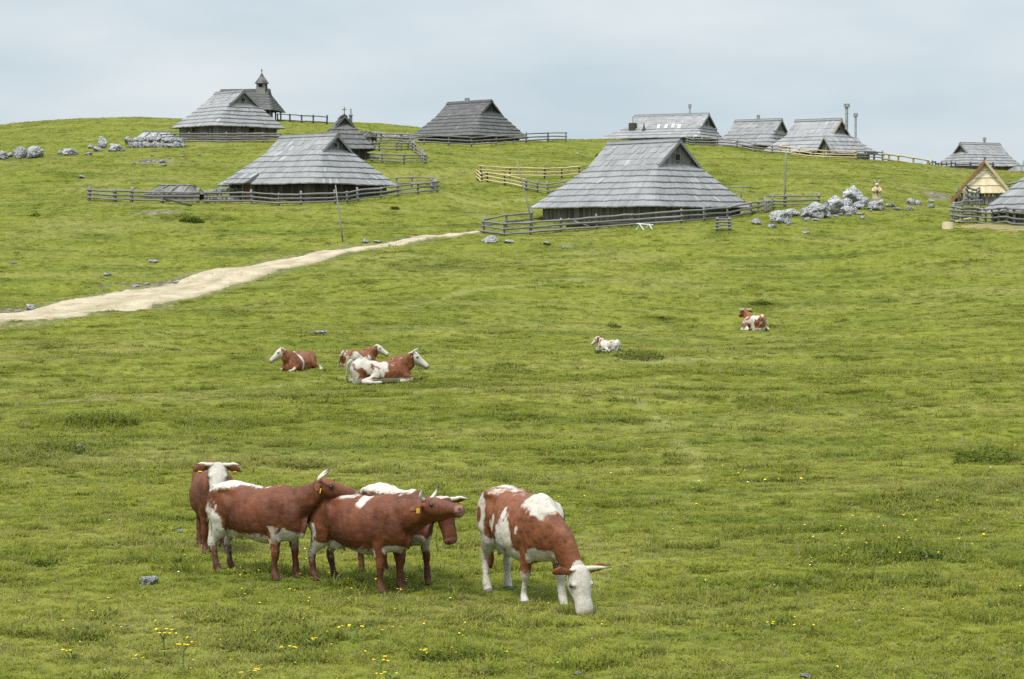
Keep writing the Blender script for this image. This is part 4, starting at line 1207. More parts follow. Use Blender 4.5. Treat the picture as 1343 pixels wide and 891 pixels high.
def make_cow(label, pos, yaw, scale, poll, hdir, coat, hroll=0.0, hup=None, horns='side', lying=False, legs=None, neck_mid=None, tail=True, vox=.0145, tags=True, group=None, belly=1.0, tail_dx=0, udder=True, orange=0.0, deep=0.0, ear_drop=0.0):
    """local frame: x forward, y to its left, z up"""
    root = empty('cow', pos, yaw); root.scale = (scale,) * 3
    tag(root, label, 'cow', group)
    cy, sy_ = math.cos(yaw), math.sin(yaw)
    def gz(x, y):
        wx = pos[0] + scale * (cy * x - sy_ * y); wy = pos[1] + scale * (sy_ * x + cy * y)
        return (H(wx, wy) - pos[2]) / scale
    s = Soup(); drop = 0.0
    T = np.array(TORSO)
    if lying:
        drop = .68
        T = T.copy(); T[:, 1] -= drop + .02; T[:, 2] = np.maximum(T[:, 2] - drop, -.03); T[:, 3] *= 1.24; T[:, 1] -= .03
        T[2:12, 2] = -.04
    rows = cr(T, 44)
    rg = []
    for x, zt, zb, w_, e in rows:
        zc = zb + (zt - zb) * .46; ring = []
        for k in range(28):
            a = 2 * math.pi * k / 28; ca, sa = math.cos(a), math.sin(a)
            ex = e if sa > 0 else (2.0 if not lying else 3.0)
            y = w_ * math.copysign(abs(ca) ** (2 / ex), ca)
            z = zc + (zt - zc if sa > 0 else zc - zb) * math.copysign(abs(sa) ** (2 / ex), sa)
            ring.append(np.array((x, y, z)))
        rg.append(ring)
    s.rings(rg)
    for i in range(len(rows) - 1):
        a = np.array((rows[i, 0], 0, (rows[i, 1] + rows[i, 2]) / 2)); b = np.array((rows[i + 1, 0], 0, (rows[i + 1, 1] + rows[i + 1, 2]) / 2))
        for dz in (-.5, 0, .5):
            hh = (rows[i, 1] - rows[i, 2]) / 2
            s.seg.append(('torso', a + (0, 0, dz * hh), b + (0, 0, dz * hh), max(rows[i, 3] * .97, .05), i / len(rows), (i + 1) / len(rows)))
    d = drop
    for sg in (-1, 1):   # hook and pin bones, shoulder blade, rump muscle
        s.blob('torso', (-.43, sg * .215, 1.275 - d), (.13, .06, .06)); s.blob('torso', (-.76, sg * .10, 1.20 - d), (.06, .045, .055))
        s.blob('torso', (.52, sg * .165, .98 - d), (.19, .105, .30), Matrix.Rotation(.25, 3, 'Y'))
        s.blob('torso', (-.55, sg * .17, 1.02 - d), (.24, .12, .30))
    if not lying:
        L = legs or {}
        fl = L.get('fl', 0); fr_ = L.get('fr', 0); hl = L.get('hl', 0); hr_ = L.get('hr', 0)
        for lab, sg, off in (('fl', 1, fl), ('fr', -1, fr_)):
            y = sg * .165; fx = .55 + off; z0 = gz(fx, y) - .015; k = off
            s.limb(lab, [(.52, y * 1.0, 1.02, .10, .18), (.53, y * 1.05, .86, .10, .165), (.525 + k * .15, y * 1.05, .72, .088, .130), (.535 + k * .4, y, .58, .070, .092), (.55 + k * .62, y, .45, .060, .066), (.548 + k * .68, y, .40, .058, .062),
                         (.545 + k * .78, y, .31 + z0 * .3, .041, .046), (.545 + k * .9, y, .19 + z0 * .7, .041, .046), (.548 + k * .97, y, .125 + z0, .050, .054), (.57 + k, y, .07 + z0, .047, .052), (.59 + k, y, .0 + z0, .058, .070)], 40)
        for lab, sg, off in (('hl', 1, hl), ('hr', -1, hr_)):
            y = sg * .17; fx = -.60 + off; z0 = gz(fx, y) - .015; k = off
            s.limb(lab, [(-.52, y * .9, 1.12, .12, .25), (-.50, y * 1.0, .96, .125, .24), (-.49 + k * .1, y * 1.05, .80, .115, .195), (-.555 + k * .35, y * 1.05, .67, .080, .125), (-.645 + k * .55, y, .56, .056, .080), (-.695 + k * .65, y, .49, .047, .068),
                         (-.690 + k * .72, y, .42, .043, .056), (-.675 + k * .82, y, .30 + z0 * .3, .042, .050), (-.655 + k * .93, y, .17 + z0 * .7, .043, .050), (-.645 + k * .98, y, .12 + z0, .051, .055), (-.62 + k, y, .06 + z0, .047, .054), (-.60 + k, y, .0 + z0, .058, .070)], 44)
        if udder:
            s.blob('udder', (-.40, 0, .69), (.19, .15, .145))
            s.seg.append(('udder', np.array((-.48, 0, .64)), np.array((-.32, 0, .64)), .135, 0, 1))
            for sx in (-.07, .07):
                for sg in (-1, 1):
                    s.limb('udder', [(-.40 + sx, sg * .07, .60, .024, .024), (-.40 + sx, sg * .072, .55, .021, .021), (-.40 + sx, sg * .072, .515, .017, .017)], 6, m=8)
        if tail:
            tx = tail_dx
            s.limb('tail', [(-.78, 0, 1.27, .045, .045), (-.85, tx * .2, 1.22, .034, .034), (-.885, tx * .5, 1.05, .027, .027), (-.875, tx * .8, .80, .024, .024), (-.865, tx, .60, .026, .026), (-.86, tx, .48, .045, .045), (-.86, tx, .36, .042, .042), (-.86, tx, .27, .018, .018)], 30, m=10)
    else:
        L = legs or {}
        for lab, sg in (('fl', 1), ('fr', -1)):
            y = sg * .20
            if L.get(lab) == 'out':
                s.limb(lab, [(.50, y, .38, .10, .15), (.62, y * 1.2, .22, .08, .10), (.80, y * 1.25, .14, .056, .06), (.98, y * 1.2, .08, .044, .046), (1.16, y * 1.15, .05, .045, .045), (1.24, y * 1.15, .04, .05, .04)], 28)
            else:
                s.limb(lab, [(.50, y, .38, .10, .15), (.66, y * 1.2, .20, .08, .10), (.86, y * 1.1, .14, .062, .065), (.90, y * 1.05, .09, .058, .06), (.74, y * 1.35, .05, .042, .042), (.60, y * 1.5, .045, .046, .044), (.53, y * 1.5, .05, .05, .04)], 30)
        for lab, sg in (('hl', 1), ('hr', -1)):
            sp = 1.0 if sg == L.get('spread', 1) else .8
            s.limb(lab, [(-.58, sg * .16, .52, .12, .22), (-.42, sg * .30, .42, .12, .20), (-.22, sg * .40 * sp, .26, .11, .15), (-.32, sg * .47 * sp, .14, .085, .11), (-.58, sg * .50 * sp, .09, .06, .075), (-.62, sg * .53 * sp, .06, .05, .055), (-.42, sg * .60 * sp, .045, .042, .045), (-.22, sg * .63 * sp, .045, .048, .048), (-.12, sg * .63 * sp, .04, .052, .042)], 40)
        s.limb('tail', [(-.78, 0, .66, .045, .045), (-.88, .03, .5, .032, .032), (-.88, .12, .2, .026, .026), (-.80, .26, .05, .035, .03), (-.66, .34, .04, .03, .03)], 24, m=10)
    # neck
    hd = np.array(hdir, float); hd /= np.linalg.norm(hd)
    up = np.array(hup if hup is not None else (0, 0, 1), float)
    if hup is None and abs(hd[2]) > .85: up = np.array((1.0, 0, 0))
    up = up - hd * (up @ hd); up /= np.linalg.norm(up)
    lat = np.cross(up, hd)
    if hroll:
        c_, s_ = math.cos(hroll), math.sin(hroll); lat, up = lat * c_ + up * s_, up * c_ - lat * s_
    pl = np.array(poll, float)
    thr = pl + hd * .04 - up * .06
    base = np.array((.62, 0, (1.10 if lying else 1.03) - d)); b2 = np.array((.48, 0, (1.05 if lying else 1.0) - d))
    mid = np.array(neck_mid, float) if neck_mid is not None else (base * .5 + thr * .5 + np.array((.03, 0, -.03 if lying else .02)))
    nk_ = 1.22 if lying else 1.0
    s.limb('neck', [(*b2, .19, .33), (*base, .175 * nk_, .30), (*(base * .45 + mid * .55), .135 * nk_, .235 * nk_), (*mid, .118 * nk_, .20 * nk_), (*(mid * .45 + thr * .55), .105 * nk_, .165 * nk_), (*thr, .095 * nk_, .135), (*(thr + hd * .10), .06, .08)], 36, m=18)
    # dewlap
    dl = [(.80, 0, .68 - d * .95), (.86, 0, .86 - d), tuple(mid - np.array((0, 0, .19)) + np.array((.02, 0, 0))), tuple(thr - up * .10 + hd * .05)]
    s.limb('neck', [(*dl[0], .04, .10), (*dl[1], .032, .11), (*dl[2], .028, .07), (*dl[3], .03, .05)], 20, m=10)
    # head
    rows = cr(HEAD, 34); rg = []
    for ss, w_, hh, o_ in rows:
        c = pl + hd * ss + up * o_
        ring = []
        for k in range(20):
            a = 2 * math.pi * k / 20; ca, sa = math.cos(a), math.sin(a)
            wk = w_ * (1.0 if sa > -.2 else 1 - .35 * min(1, (-.2 - sa) / .6))
            e = 2.5 if sa > 0 else 2.0
            ring.append(c + lat * wk * math.copysign(abs(ca) ** (2 / e), ca) + up * hh * math.copysign(abs(sa) ** (2 / e), sa))
        rg.append(ring)
    s.rings(rg)
    for i in range(len(rows) - 1):
        s.seg.append(('head', pl + hd * rows[i, 0] + up * rows[i, 3], pl + hd * rows[i + 1, 0] + up * rows[i + 1, 3], max(rows[i, 1], rows[i, 2]), (rows[i, 0] + .074) / .652, (rows[i + 1, 0] + .074) / .652))
    for sg in (-1, 1):   # brow and ear
        s.blob('head', tuple(pl + hd * .155 + lat * sg * .112 + up * .035), (.055, .03, .038))
        e0 = pl + hd * .01 + lat * sg * .10 + up * .02
        dr = -.10 * ear_drop
        s.limb('ear', [(*e0, .028, .028), (*(e0 + lat * sg * .06 - hd * .015 + up * (.01 + dr * .3)), .045, .022), (*(e0 + lat * sg * .13 - hd * .03 + up * dr * .7), .064, .02), (*(e0 + lat * sg * .20 - hd * .03 + up * (dr - .01)), .050, .018), (*(e0 + lat * sg * .255 - hd * .02 + up * (dr * 1.2 - .02)), .015, .014)], 18, side=tuple(hd * .85 - up * .5), m=12)
    # nostrils swell
    for sg in (-1, 1): s.blob('head', tuple(pl + hd * .53 + lat * sg * .046 + up * -.022), (.030, .030, .024))
    me = remeshed(s, vox)
    n = len(me.vertices); P = np.empty(n * 3, np.float32); me.vertices.foreach_get('co', P); P = P.reshape(-1, 3).astype(float)
    lab, names, tt = seg_labels(P, s.seg)
    # ribs, hollow flank, shoulder and thigh creases, muscle
    nv = np.empty(n * 3, np.float32); me.vertices.foreach_get('normal', nv); nv = nv.reshape(-1, 3).astype(float)
    Z = P[:, 2] + d; X = P[:, 0]; Yl = np.abs(P[:, 1]); tor = (lab == names.index('torso')).astype(float)
    gauss = lambda v, c, w_: np.exp(-((v - c) / w_) ** 2)
    dz_ = .0032 * np.sin((X + .35 * (Z - 1)) * 2 * math.pi / .115) * gauss(X, .08, .24) * gauss(Z, .98, .20)
    dz_ -= .042 * gauss(X, -.27, .10) * gauss(Z, 1.20, .085) * smooth01((Yl - .08) / .08)
    dz_ -= .014 * gauss(X + .35 * (Z - .9), .31, .05) * gauss(Z, .95, .28)
    dz_ -= .020 * gauss(X - .6 * (Z - .8), -.30, .05) * gauss(Z, .82, .20)
    dz_ += .010 * gauss(Yl, 0, .03) * (Z > 1.2)
    dz_ = dz_ * tor
    mus = fbm(np.c_[P * 5.5], 2, 19) * .017 + fbm(P * 15, 2, 21) * .0045
    nk = (lab == names.index('neck')) * .006 * np.sin((X * .8 + Z * .6) * 70) * smooth01(.5 - tt) 
    P = P + nv * (dz_ + mus * np.where((lab == names.index('head')) | (lab == names.index('ear')), .45, 1.0) + nk)[:, None]
    def warp(q):
        q = np.array(q, float)
        if not lying: q[:, 2] -= .075 * smooth01(q[:, 2] / .52)
        return q
    me.vertices.foreach_set('co', warp(P).astype(np.float32).ravel()); me.update()
    def is_(x): return (lab == names.index(x)) if x in names else np.zeros(n, bool)
    # coat: white amount, dark amount, pink amount
    nz = fbm(P * 7, 4, 3 + int(abs(pos[0]) * 10)); nz2 = fbm(P * 22, 3, 8)
    W = coat(P, is_, tt, nz * .95 + nz2 * .55, d)
    headl = np.c_[(P - pl) @ hd, (P - pl) @ lat, (P - pl) @ up]
    pink = np.where(is_('head') & (headl[:, 0] > .51), smooth01((headl[:, 0] - .51) / .03), 0)
    nost = np.zeros(n)
    for sg in (-1, 1):
        q = pl + hd * .565 + lat * sg * .05 - up * .02
        nost = np.maximum(nost, np.linalg.norm(P - q, axis=1) < .022)
    mouth = is_('head') & (np.abs(headl[:, 2] + .095 - .02 * (headl[:, 0] - .4) / .1) < .008) & (headl[:, 0] > .40)
    dark = np.maximum(nost, mouth * .7)
    hoof = np.zeros(n)
    for q in ('fl', 'fr', 'hl', 'hr'):
        hoof = np.maximum(hoof, is_(q) & (tt > .95))
    dark = np.maximum(dark, hoof * .75)
    if 'udder' in names:
        pink = np.maximum(pink, is_('udder') & (P[:, 2] < .60))
    for sg in (-1, 1):
        q = np.linalg.norm(P - (pl + hd * .165 + lat * sg * .125 + up * .02), axis=1)
        dark = np.maximum(dark, .38 * smooth01(1.3 - q / .055 + nz * .3))
    dark = np.maximum(dark, is_('head') * (headl[:, 0] < .05) * .10)
    org = np.full(n, float(orange)) * smooth01(.6 + nz2 * .8)
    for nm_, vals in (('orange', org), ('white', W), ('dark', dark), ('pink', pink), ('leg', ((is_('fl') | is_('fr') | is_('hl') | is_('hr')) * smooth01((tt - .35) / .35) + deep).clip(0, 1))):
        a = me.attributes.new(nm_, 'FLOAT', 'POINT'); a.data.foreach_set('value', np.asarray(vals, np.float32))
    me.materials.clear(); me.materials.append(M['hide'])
    me.polygons.foreach_set('use_smooth', [True] * len(me.polygons))
    me.name = 'body'
    link(bpy.data.objects.new('body', me), root)
    # eyes, horns, ear tags
    for sg in (-1, 1):
        q = pl + hd * .165 + lat * sg * .133 + up * .022
        e = MB(); s2 = Soup(); s2.blob('e', tuple(q), (.024, .022, .024), None, 8)
        mesh_obj('eye', warp(s2.v), s2.f, M['eye'], root, True)
        h0 = pl + hd * -.015 + lat * sg * .075 + up * .07
        shape = horns[sg] if isinstance(horns, dict) else horns
        if shape:
            if shape == 'side': path = [(0, 0, 0), (.08, 0, .0), (.15, -.01, .01), (.21, .02, .04), (.245, .05, .09)]
            elif shape == 'long': path = [(0, 0, 0), (.10, .0, -.01), (.17, .0, -.02), (.24, .01, -.01), (.30, .02, .02)]
            elif shape == 'up': path = [(0, 0, 0), (.05, .0, .03), (.085, .02, .08), (.09, .05, .135), (.07, .08, .18)]
            elif shape == 'fwd': path = [(0, 0, 0), (.06, .01, .03), (.11, .04, .08), (.13, .08, .13), (.12, .11, .18)]
            else: path = [(0, 0, 0), (.04, .0, .01), (.07, .01, .02)]
            rows = cr([(*(h0 + lat * sg * a + hd * b + up * c),) for a, b, c in path], 14)
            hm = MB(); rr_ = [.031 * (1 - .80 * (i / 13) ** 1.25) for i in range(14)]
            hm.tube([Vector(r) for r in rows], rr_, 10)
            tn = []
            for i in range(13): tn += [i / 13] * 10
            hm.tone = tn + [0, 1]
            hm.v = [Vector(q) for q in warp([tuple(q) for q in hm.v])]
            hm.build('horn', M['horn'], root, True)
        if tags:
            e0 = pl + lat * sg * (.10 + .15) - hd * -.035 + up * (.02 - .07 * ear_drop - .035)
            rot = Matrix((lat, hd, up)).transposed()
            tm = MB(); tm.box(tuple(e0), (.055, .012, .06), rot); tm.v = [Vector(q) for q in warp([tuple(q) for q in tm.v])]; tm.build('ear_tag', M['tag_yellow'], root)
    return root

m = NT('cow_hide')
p = m.obj()
n1 = m.noise(p, 5, 4, .6); n2 = m.noise(p, 26, 3, .65); n3 = m.noise(p, 150, 3, .7, (1, 1, .45))
n0 = m.noise(p, 1.7, 3, .6)
red = m.ramp(m.math('ADD', m.math('MULTIPLY', n0, .45), m.math('ADD', m.math('MULTIPLY', n1, .30), m.math('MULTIPLY', n2, .25))), [(.34, (.036, .0078, .0024)), (.47, (.090, .0205, .0046)), (.62, (.185, .053, .0125))])
red = m.mix(m.math('MULTIPLY', m.attr('leg'), .8), red, (.062, .018, .009))  # darker lower legs: coat colour, with underside shade put into it too
red = m.mix(m.attr('orange'), red, (.255, .086, .025))
wht = m.ramp(m.math('ADD', m.math('MULTIPLY', n1, .5), m.math('MULTIPLY', n2, .5)), [(.28, (.37, .33, .26)), (.5, (.51, .48, .41)), (.7, (.60, .575, .515))])
c = m.mix(m.attr('white'), red, wht)
c = m.mix(m.math('MULTIPLY', m.attr('pink'), .45), c, (.42, .22, .17))
c = m.mix(m.attr('dark'), c, (.03, .024, .02))
c = m.mix(m.fr(n3, .38, .62, .42, 0), c, (.10, .05, .03))
M['hide'] = m.out(c, .6, m.bump(m.math('ADD', m.math('MULTIPLY', n3, .6), m.math('MULTIPLY', n2, .8)), .45, .012), .28, 0)
m = NT('eye_dark'); M['eye'] = m.out((.012, .008, .006), .12, None, .6)
m = NT('horn'); M['horn'] = m.out(m.ramp(m.attr('tone'), [(0, (.50, .45, .34)), (.55, (.56, .51, .41)), (.80, (.16, .13, .10)), (1.0, (.035, .03, .028))]), .45, None, .4)
m = NT('tag_yellow'); M['tag_yellow'] = m.out((.75, .52, .03), .5)

# ---- coats: return how white the hair is
def soft(v, w_=.035): return smooth01(v / w_ * .5 + .5)
def ell(P, c, r): return 1 - np.sqrt((((P - np.array(c)) / np.array(r)) ** 2).sum(1))
def legs_white(is_, tt, lo, hi=2.0, names=('fl', 'fr', 'hl', 'hr')):
    w_ = np.zeros(len(tt))
    for q in names: w_ = np.maximum(w_, is_(q) & (tt > lo) & (tt < hi))
    return w_ > 0

def coat_whiteface(P, is_, tt, nz, d):
    v = np.full(len(P), -1.0)
    v = np.maximum(v, np.where(is_('head'), 1.0, -1.0))
    v = np.where(is_('ear'), -1.0, v)
    v = np.maximum(v, ell(P, (.70, 0, .62), (.28, .16, .10)) + nz * .3)
    for q in ('fl', 'fr', 'hl', 'hr'): v = np.where(is_(q), -1, v)
    return soft(v, .08)

def coat_backline(P, is_, tt, nz, d):      # white back, flank and belly
    z, x = P[:, 2], P[:, 0]
    v = np.full(len(P), -1.0)
    top = 1.335 - .10 * smooth01((-x - .15) / .5) + .05 * smooth01((x - .1) / .35)
    v = np.maximum(v, np.where(x < .50, (z - top) * 6 + nz * .45, -1))
    bel = .66 + .05 * smooth01((-x) / .4) - .02 * smooth01((x - .3) / .2)
    v = np.maximum(v, np.where((x > -.75) & (x < .50), (bel - z) * 6 + nz * .5, -1))
    v = np.maximum(v, ell(P, (-.60, 0, .84), (.16, .6, .26)) + nz * .6)
    v = np.maximum(v, ell(P, (-.78, 0, .95), (.10, .3, .13)) + nz * .5)
    v = np.maximum(v, ell(P, (.74, 0, .66), (.20, .5, .13)) + nz * .5)
    v = np.where(is_('udder'), 1, v)
    for q in ('hl', 'hr'): v = np.where(is_(q) & (tt > .28), .52 - tt + nz * .25, v)
    for q in ('fl', 'fr'): v = np.where(is_(q) & (tt > .12), .20 - tt * .9 + nz * .2, v)
    v = np.where(is_('tail'), np.where((tt > .12) & (tt < .80), 1, -1), v)
    v = np.where(is_('neck') & (x > .55) & (z > .8), -1, v)
    v = np.where(is_('head') | is_('ear'), -1, v)
    return soft(v, .14)

def coat_rumpwhite(P, is_, tt, nz, d):     # white rump, thin back line, white belly line
    z, x = P[:, 2], P[:, 0]
    v = np.full(len(P), -1.0)
    top = 1.325 - .10 * smooth01((-x - .35) / .25) + .09 * smooth01((x + .05) / .2)
    v = np.maximum(v, np.where(x < .16, (z - top) * 6 + nz * .4, -1))
    v = np.maximum(v, ell(P, (.20, 0, 1.30), (.09, .5, .13)) + nz * .4)
    bel = .63 + .06 * smooth01((-x - .1) / .4)
    v = np.maximum(v, np.where((x > -.70) & (x < .48), (bel - z) * 6 + nz * .4, -1))
    v = np.maximum(v, ell(P, (-.66, 0, .80), (.14, .6, .16)) + nz * .5)
    v = np.maximum(v, ell(P, (.72, 0, .62), (.17, .5, .085)) + nz * .3)
    v = np.where(is_('udder'), 1, v)
    for q in ('hl', 'hr'): v = np.where(is_(q) & (tt > .28), .46 - tt + nz * .2, v)
    for q in ('fl', 'fr'): v = np.where(is_(q) & (tt > .08), -1, v)
    v = np.where(is_('tail'), np.where((tt > .12) & (tt < .78), .3, -1), v)
    v = np.where(is_('neck') & (x > .6) & (z > .75), -1, v)
    v = np.where(is_('head') | is_('ear'), -1, v)
    return soft(v, .14)

def coat_behind(P, is_, tt, nz, d):
    z, x = P[:, 2], P[:, 0]
    top = 1.30 - .05 * smooth01((-x - .1) / .3) + .04 * smooth01((x - .2) / .3)
    v = np.where(x < .62, (z - top) * 6 + nz * .5, -1.0)
    v = np.maximum(v, ell(P, (.70, 0, .70), (.22, .4, .13)) + nz * .4)
    v = np.where(is_('head'), np.where(tt < .12, .5, -1), v)
    v = np.where(is_('ear'), -1, v)
    for q in ('hl', 'hr', 'fl', 'fr'): v = np.where(is_(q) & (tt > .2), .30 - tt + nz * .2, v)
    return soft(v, .14)

def coat_grazing(P, is_, tt, nz, d):
    z, x, y = P[:, 2], P[:, 0], P[:, 1]
    v = np.full(len(P), -1.0)
    v = np.maximum(v, ell(P, (-.78, 0, 1.32), (.20, .20, .13)) + nz * .4)
    v = np.maximum(v, np.where(x < .2, (z - 1.335) * 4 - .08 + nz * .35, -1))
    v = np.maximum(v, ell(P, (-.62, -.2, .93), (.20, .5, .34)) + nz * .55)
    v = np.maximum(v, ell(P, (-.50, -.3, 1.10), (.10, .4, .14)) + nz * .4)
    v = np.minimum(v, -ell(P, (-.60, -.28, 1.02), (.075, .35, .10)) - nz * .2)
    v = np.maximum(v, np.where((x > -.8) & (x < .42), (.745 - z) * 5 + nz * .8, -1))
    v = np.maximum(v, ell(P, (.17, -.3, .86), (.16, .4, .24)) + nz * .6)
    v = np.maximum(v, ell(P, (-.12, -.3, .98), (.05, .3, .10)) + nz * .5)
    v = np.maximum(v, ell(P, (-.22, -.3, .94), (.045, .3, .06)) + nz * .5)
    v = np.maximum(v, ell(P, (.45, -.3, .96), (.035, .3, .05)) + nz * .3)
    v = np.maximum(v, ell(P, (.66, 0, 1.35), (.30, .30, .24)) + nz * .45)
    v = np.maximum(v, ell(P, (.74, 0, .64), (.24, .5, .13)) + nz * .4)
    v = np.where(is_('neck') & (x > .78), -1 + np.maximum(0, ell(P, (.80, 0, 1.2), (.12, .10, .14))) * 3, v)
    v = np.where(is_('udder'), 1, v)
    for q in ('hl', 'hr'): v = np.where(is_(q) & (tt > .22), 1, v)
    for q in ('fl', 'fr'): v = np.where(is_(q) & (tt > .05), (tt - .36) * 4 + nz * .35, v)
    v = np.where(is_('tail'), np.where(tt < .2, 1, -.3), v)
    v = np.where(is_('head'), np.minimum(1, (tt - .06) * 12 + nz * .3), v)
    v = np.where(is_('ear'), -1, v)
    return soft(v, .14)

def coat_pied(seed, face=True, amount=.0, stripe=None, grad=0.0):
    def f(P, is_, tt, nz, d):
        b = fbm(P * 3.4, 2, seed)
        v = b + amount + nz * .25 + grad * np.clip(-.10 - P[:, 0], -.6, .6)
        if stripe is not None: v = np.maximum(np.where(v > -2, -1.0, 0), ell(P, *stripe) + nz * .3)
        v = np.maximum(v, np.where(P[:, 2] < .14, .3 + nz * .5 if stripe is None else -1, -1))
        for q in ('hl', 'hr', 'fl', 'fr'): v = np.where(is_(q) & (tt > .42), .3 + nz * .3, v)
        v = np.where(is_('neck'), np.minimum(v, -.2), v)
        v = np.where(is_('head'), 1.0 if face else -1, v)
        v = np.where(is_('ear'), -1, v)
        return soft(v, .12)
    return f

def px_pos(px, py):
    g = ground(px, py); return (g.x, g.y, g.z)

gs_ = 'standing cattle grazing together in the near meadow'
make_cow('brown cow with a white face looking at the camera, behind the other standing cows', px_pos(280, 722), R(-78), .93,
         (.98, .0, 1.42), (.55, -.04, -.78), coat_whiteface, horns='side', group=gs_, hup=(.8, 0, .6), ear_drop=.9, tail=False)
make_cow('brown cow with a white back and belly, its horned head held over the next cow', px_pos(336, 753), R(-36), .905,
         (1.10, .10, 1.41), (.74, .62, -.22), coat_backline, horns={1: 'fwd', -1: 'fwd'}, group=gs_, tail_dx=-.02, legs=dict(hr=.04, hl=-.02, fl=.06, fr=-.05), ear_drop=.5)
make_cow('dark red brown cow stretching its chin forward, white line along its rump', px_pos(471, 769), R(-37), .915,
         (1.25, -.03, 1.29), (.98, .0, .02), coat_rumpwhite, horns={1: 'up', -1: 'up'}, group=gs_, legs=dict(fl=.05, fr=-.03, hl=.02, hr=-.04), ear_drop=.5)
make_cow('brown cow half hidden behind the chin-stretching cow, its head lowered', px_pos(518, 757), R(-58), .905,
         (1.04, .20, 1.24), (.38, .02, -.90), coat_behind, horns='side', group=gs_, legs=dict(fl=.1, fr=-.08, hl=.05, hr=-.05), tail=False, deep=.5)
make_cow('red and white spotted cow grazing alone with its white face in the grass', px_pos(684, 785), R(-64), 1.035,
         (1.25, .10, .56), (.34, .02, -.94), coat_grazing, horns={1: 'long', -1: 'stub'}, group=gs_, hup=(.93, -.05, .36), neck_mid=(.97, .04, .87), legs=dict(fl=.20, fr=-.16, hl=-.08, hr=.04), ear_drop=-.3, orange=.6, tags=False)

gl_ = 'cattle lying in the middle of the meadow'
make_cow('lying brown cow with a white face, facing left, furthest left of the lying ones', px_pos(393, 486.5), R(-112), .98,
         (.90, -.20, .76), (.40, -.62, -.60), coat_pied(3, True, 0, ((.42, 0, .5), (.06, .6, .7))), horns='stub', lying=True, group=gl_, legs=dict(spread=1, fl='out'), vox=.0155, ear_drop=.6, orange=.55)
make_cow('small lying brown cow with a white face behind the large spotted one', px_pos(469, 481), R(50), .90,
         (.92, -.16, .76), (.50, -.66, -.50), coat_pied(5, True, -.25, None, .5), horns=None, lying=True, group=gl_, legs=dict(spread=-1), vox=.0155, ear_drop=.6, orange=.75)
make_cow('large lying spotted cow facing right with a pale rump and white face', px_pos(496, 502), R(24), 1.10,
         (1.02, .0, .77), (.68, -.34, -.55), coat_pied(9, True, -.10, None, .28), horns='up', lying=True, group=gl_, legs=dict(spread=-1), vox=.0155, ear_drop=.6, orange=.55)
make_cow('tiny far pale cow lying half hidden behind dark plants', px_pos(799, 461), R(128), .72,
         (.92, .05, .76), (.50, .40, -.60), coat_pied(12, True, .38), horns=None, lying=True, group=gl_, legs=dict(spread=1), vox=.018, tags=False, ear_drop=.6, orange=1.0)
make_cow('lying red and white cow seen from behind with both horns showing, far up the slope', px_pos(989, 433.5), R(104), 1.22,
         (.95, .04, .80), (.90, .10, -.30), coat_pied(15, False, -.20), horns='side', lying=True, group=gl_, legs=dict(spread=1), vox=.018, tags=False, ear_drop=.6, orange=1.0)
# ------------------------------------------------------------------ grass and small flowers (uncountable ground cover)
def blade_mat(name):
    m = NT(name)
    p = m.pos()
    c = grass_color(m, p)
    at_ = m.n('ShaderNodeAttribute', attribute_name='lush', attribute_type='INSTANCER').outputs['Fac']
    c = m.mix(m.math('MULTIPLY', at_, .55), c, (.062, .094, .011))
    rn = m.n('ShaderNodeObjectInfo').outputs['Random']
    hs = m.n('ShaderNodeHueSaturation'); m.l(c, hs.inputs['Color'])
    m.l(m.fr(rn, 0, 1, 1.25, 1.8), hs.inputs['Value']); m.l(m.fr(m.math('FRACT', m.math('MULTIPLY', rn, 7.3)), 0, 1, .485, .508), hs.inputs['Hue'])
    c = m.mix(m.math('MULTIPLY', m.attr('straw'), .9), hs.outputs[0], (.31, .27, .13))
    d = m.n('ShaderNodeBsdfDiffuse'); m.l(c, d.inputs[0])
    t_ = m.n('ShaderNodeBsdfTranslucent'); m.l(c, t_.inputs[0])
    mx_ = m.n('ShaderNodeMixShader'); mx_.inputs[0].default_value = .5
    m.l(d.outputs[0], mx_.inputs[1]); m.l(t_.outputs[0], mx_.inputs[2])
    o = m.n('ShaderNodeOutputMaterial'); m.l(mx_.outputs[0], o.inputs[0])
    return m.m
M['blade'] = blade_mat('grass_blades')
protos = bpy.data.collections.new('grass_kinds')
GR = random.Random(77)
def tuft(nb, spread, h0, h1, wd, lean, straw_p, leafy=False):
    v, f, st = [], [], []
    for _ in range(nb):
        a = GR.uniform(0, 6.283); r_ = spread * math.sqrt(GR.random()); bx, by = r_ * math.cos(a), r_ * math.sin(a)
        d = a + GR.uniform(-1.2, 1.2); hh = GR.uniform(h0, h1); ln = GR.uniform(.3, 1.0) * lean; w_ = wd * GR.uniform(.7, 1.2)
        px_, py_ = -math.sin(d) * w_ / 2, math.cos(d) * w_ / 2
        straw = 1.0 if GR.random() < straw_p else (.25 * GR.random())
        if straw == 1.0: hh *= 1.5
        b = len(v)
        for k, (t, ww) in enumerate(((-.15, .9), (.45, 1.15 if leafy else 1.0), (.8, .9 if leafy else .7))):
            x = bx + math.cos(d) * ln * hh * t * abs(t); y = by + math.sin(d) * ln * hh * t * abs(t); z = hh * t * (1 - .25 * ln * t)
            v += [(x + px_ * ww, y + py_ * ww, z), (x - px_ * ww, y - py_ * ww, z)]
        v.append((bx + math.cos(d) * ln * hh * 1.05, by + math.sin(d) * ln * hh * 1.05, hh * (1 - .3 * ln)))
        f += [(b, b + 1, b + 3, b + 2), (b + 2, b + 3, b + 5, b + 4), (b + 4, b + 5, b + 6)]
        st += [straw] * 7
    o = mesh_obj('grass_tuft', v, f, M['blade'], None, False, {'straw': st}); COL.objects.unlink(o); protos.objects.link(o); return o
for k in range(4): tuft(24, .095, .018, .050, .0085, 1.3, .06)
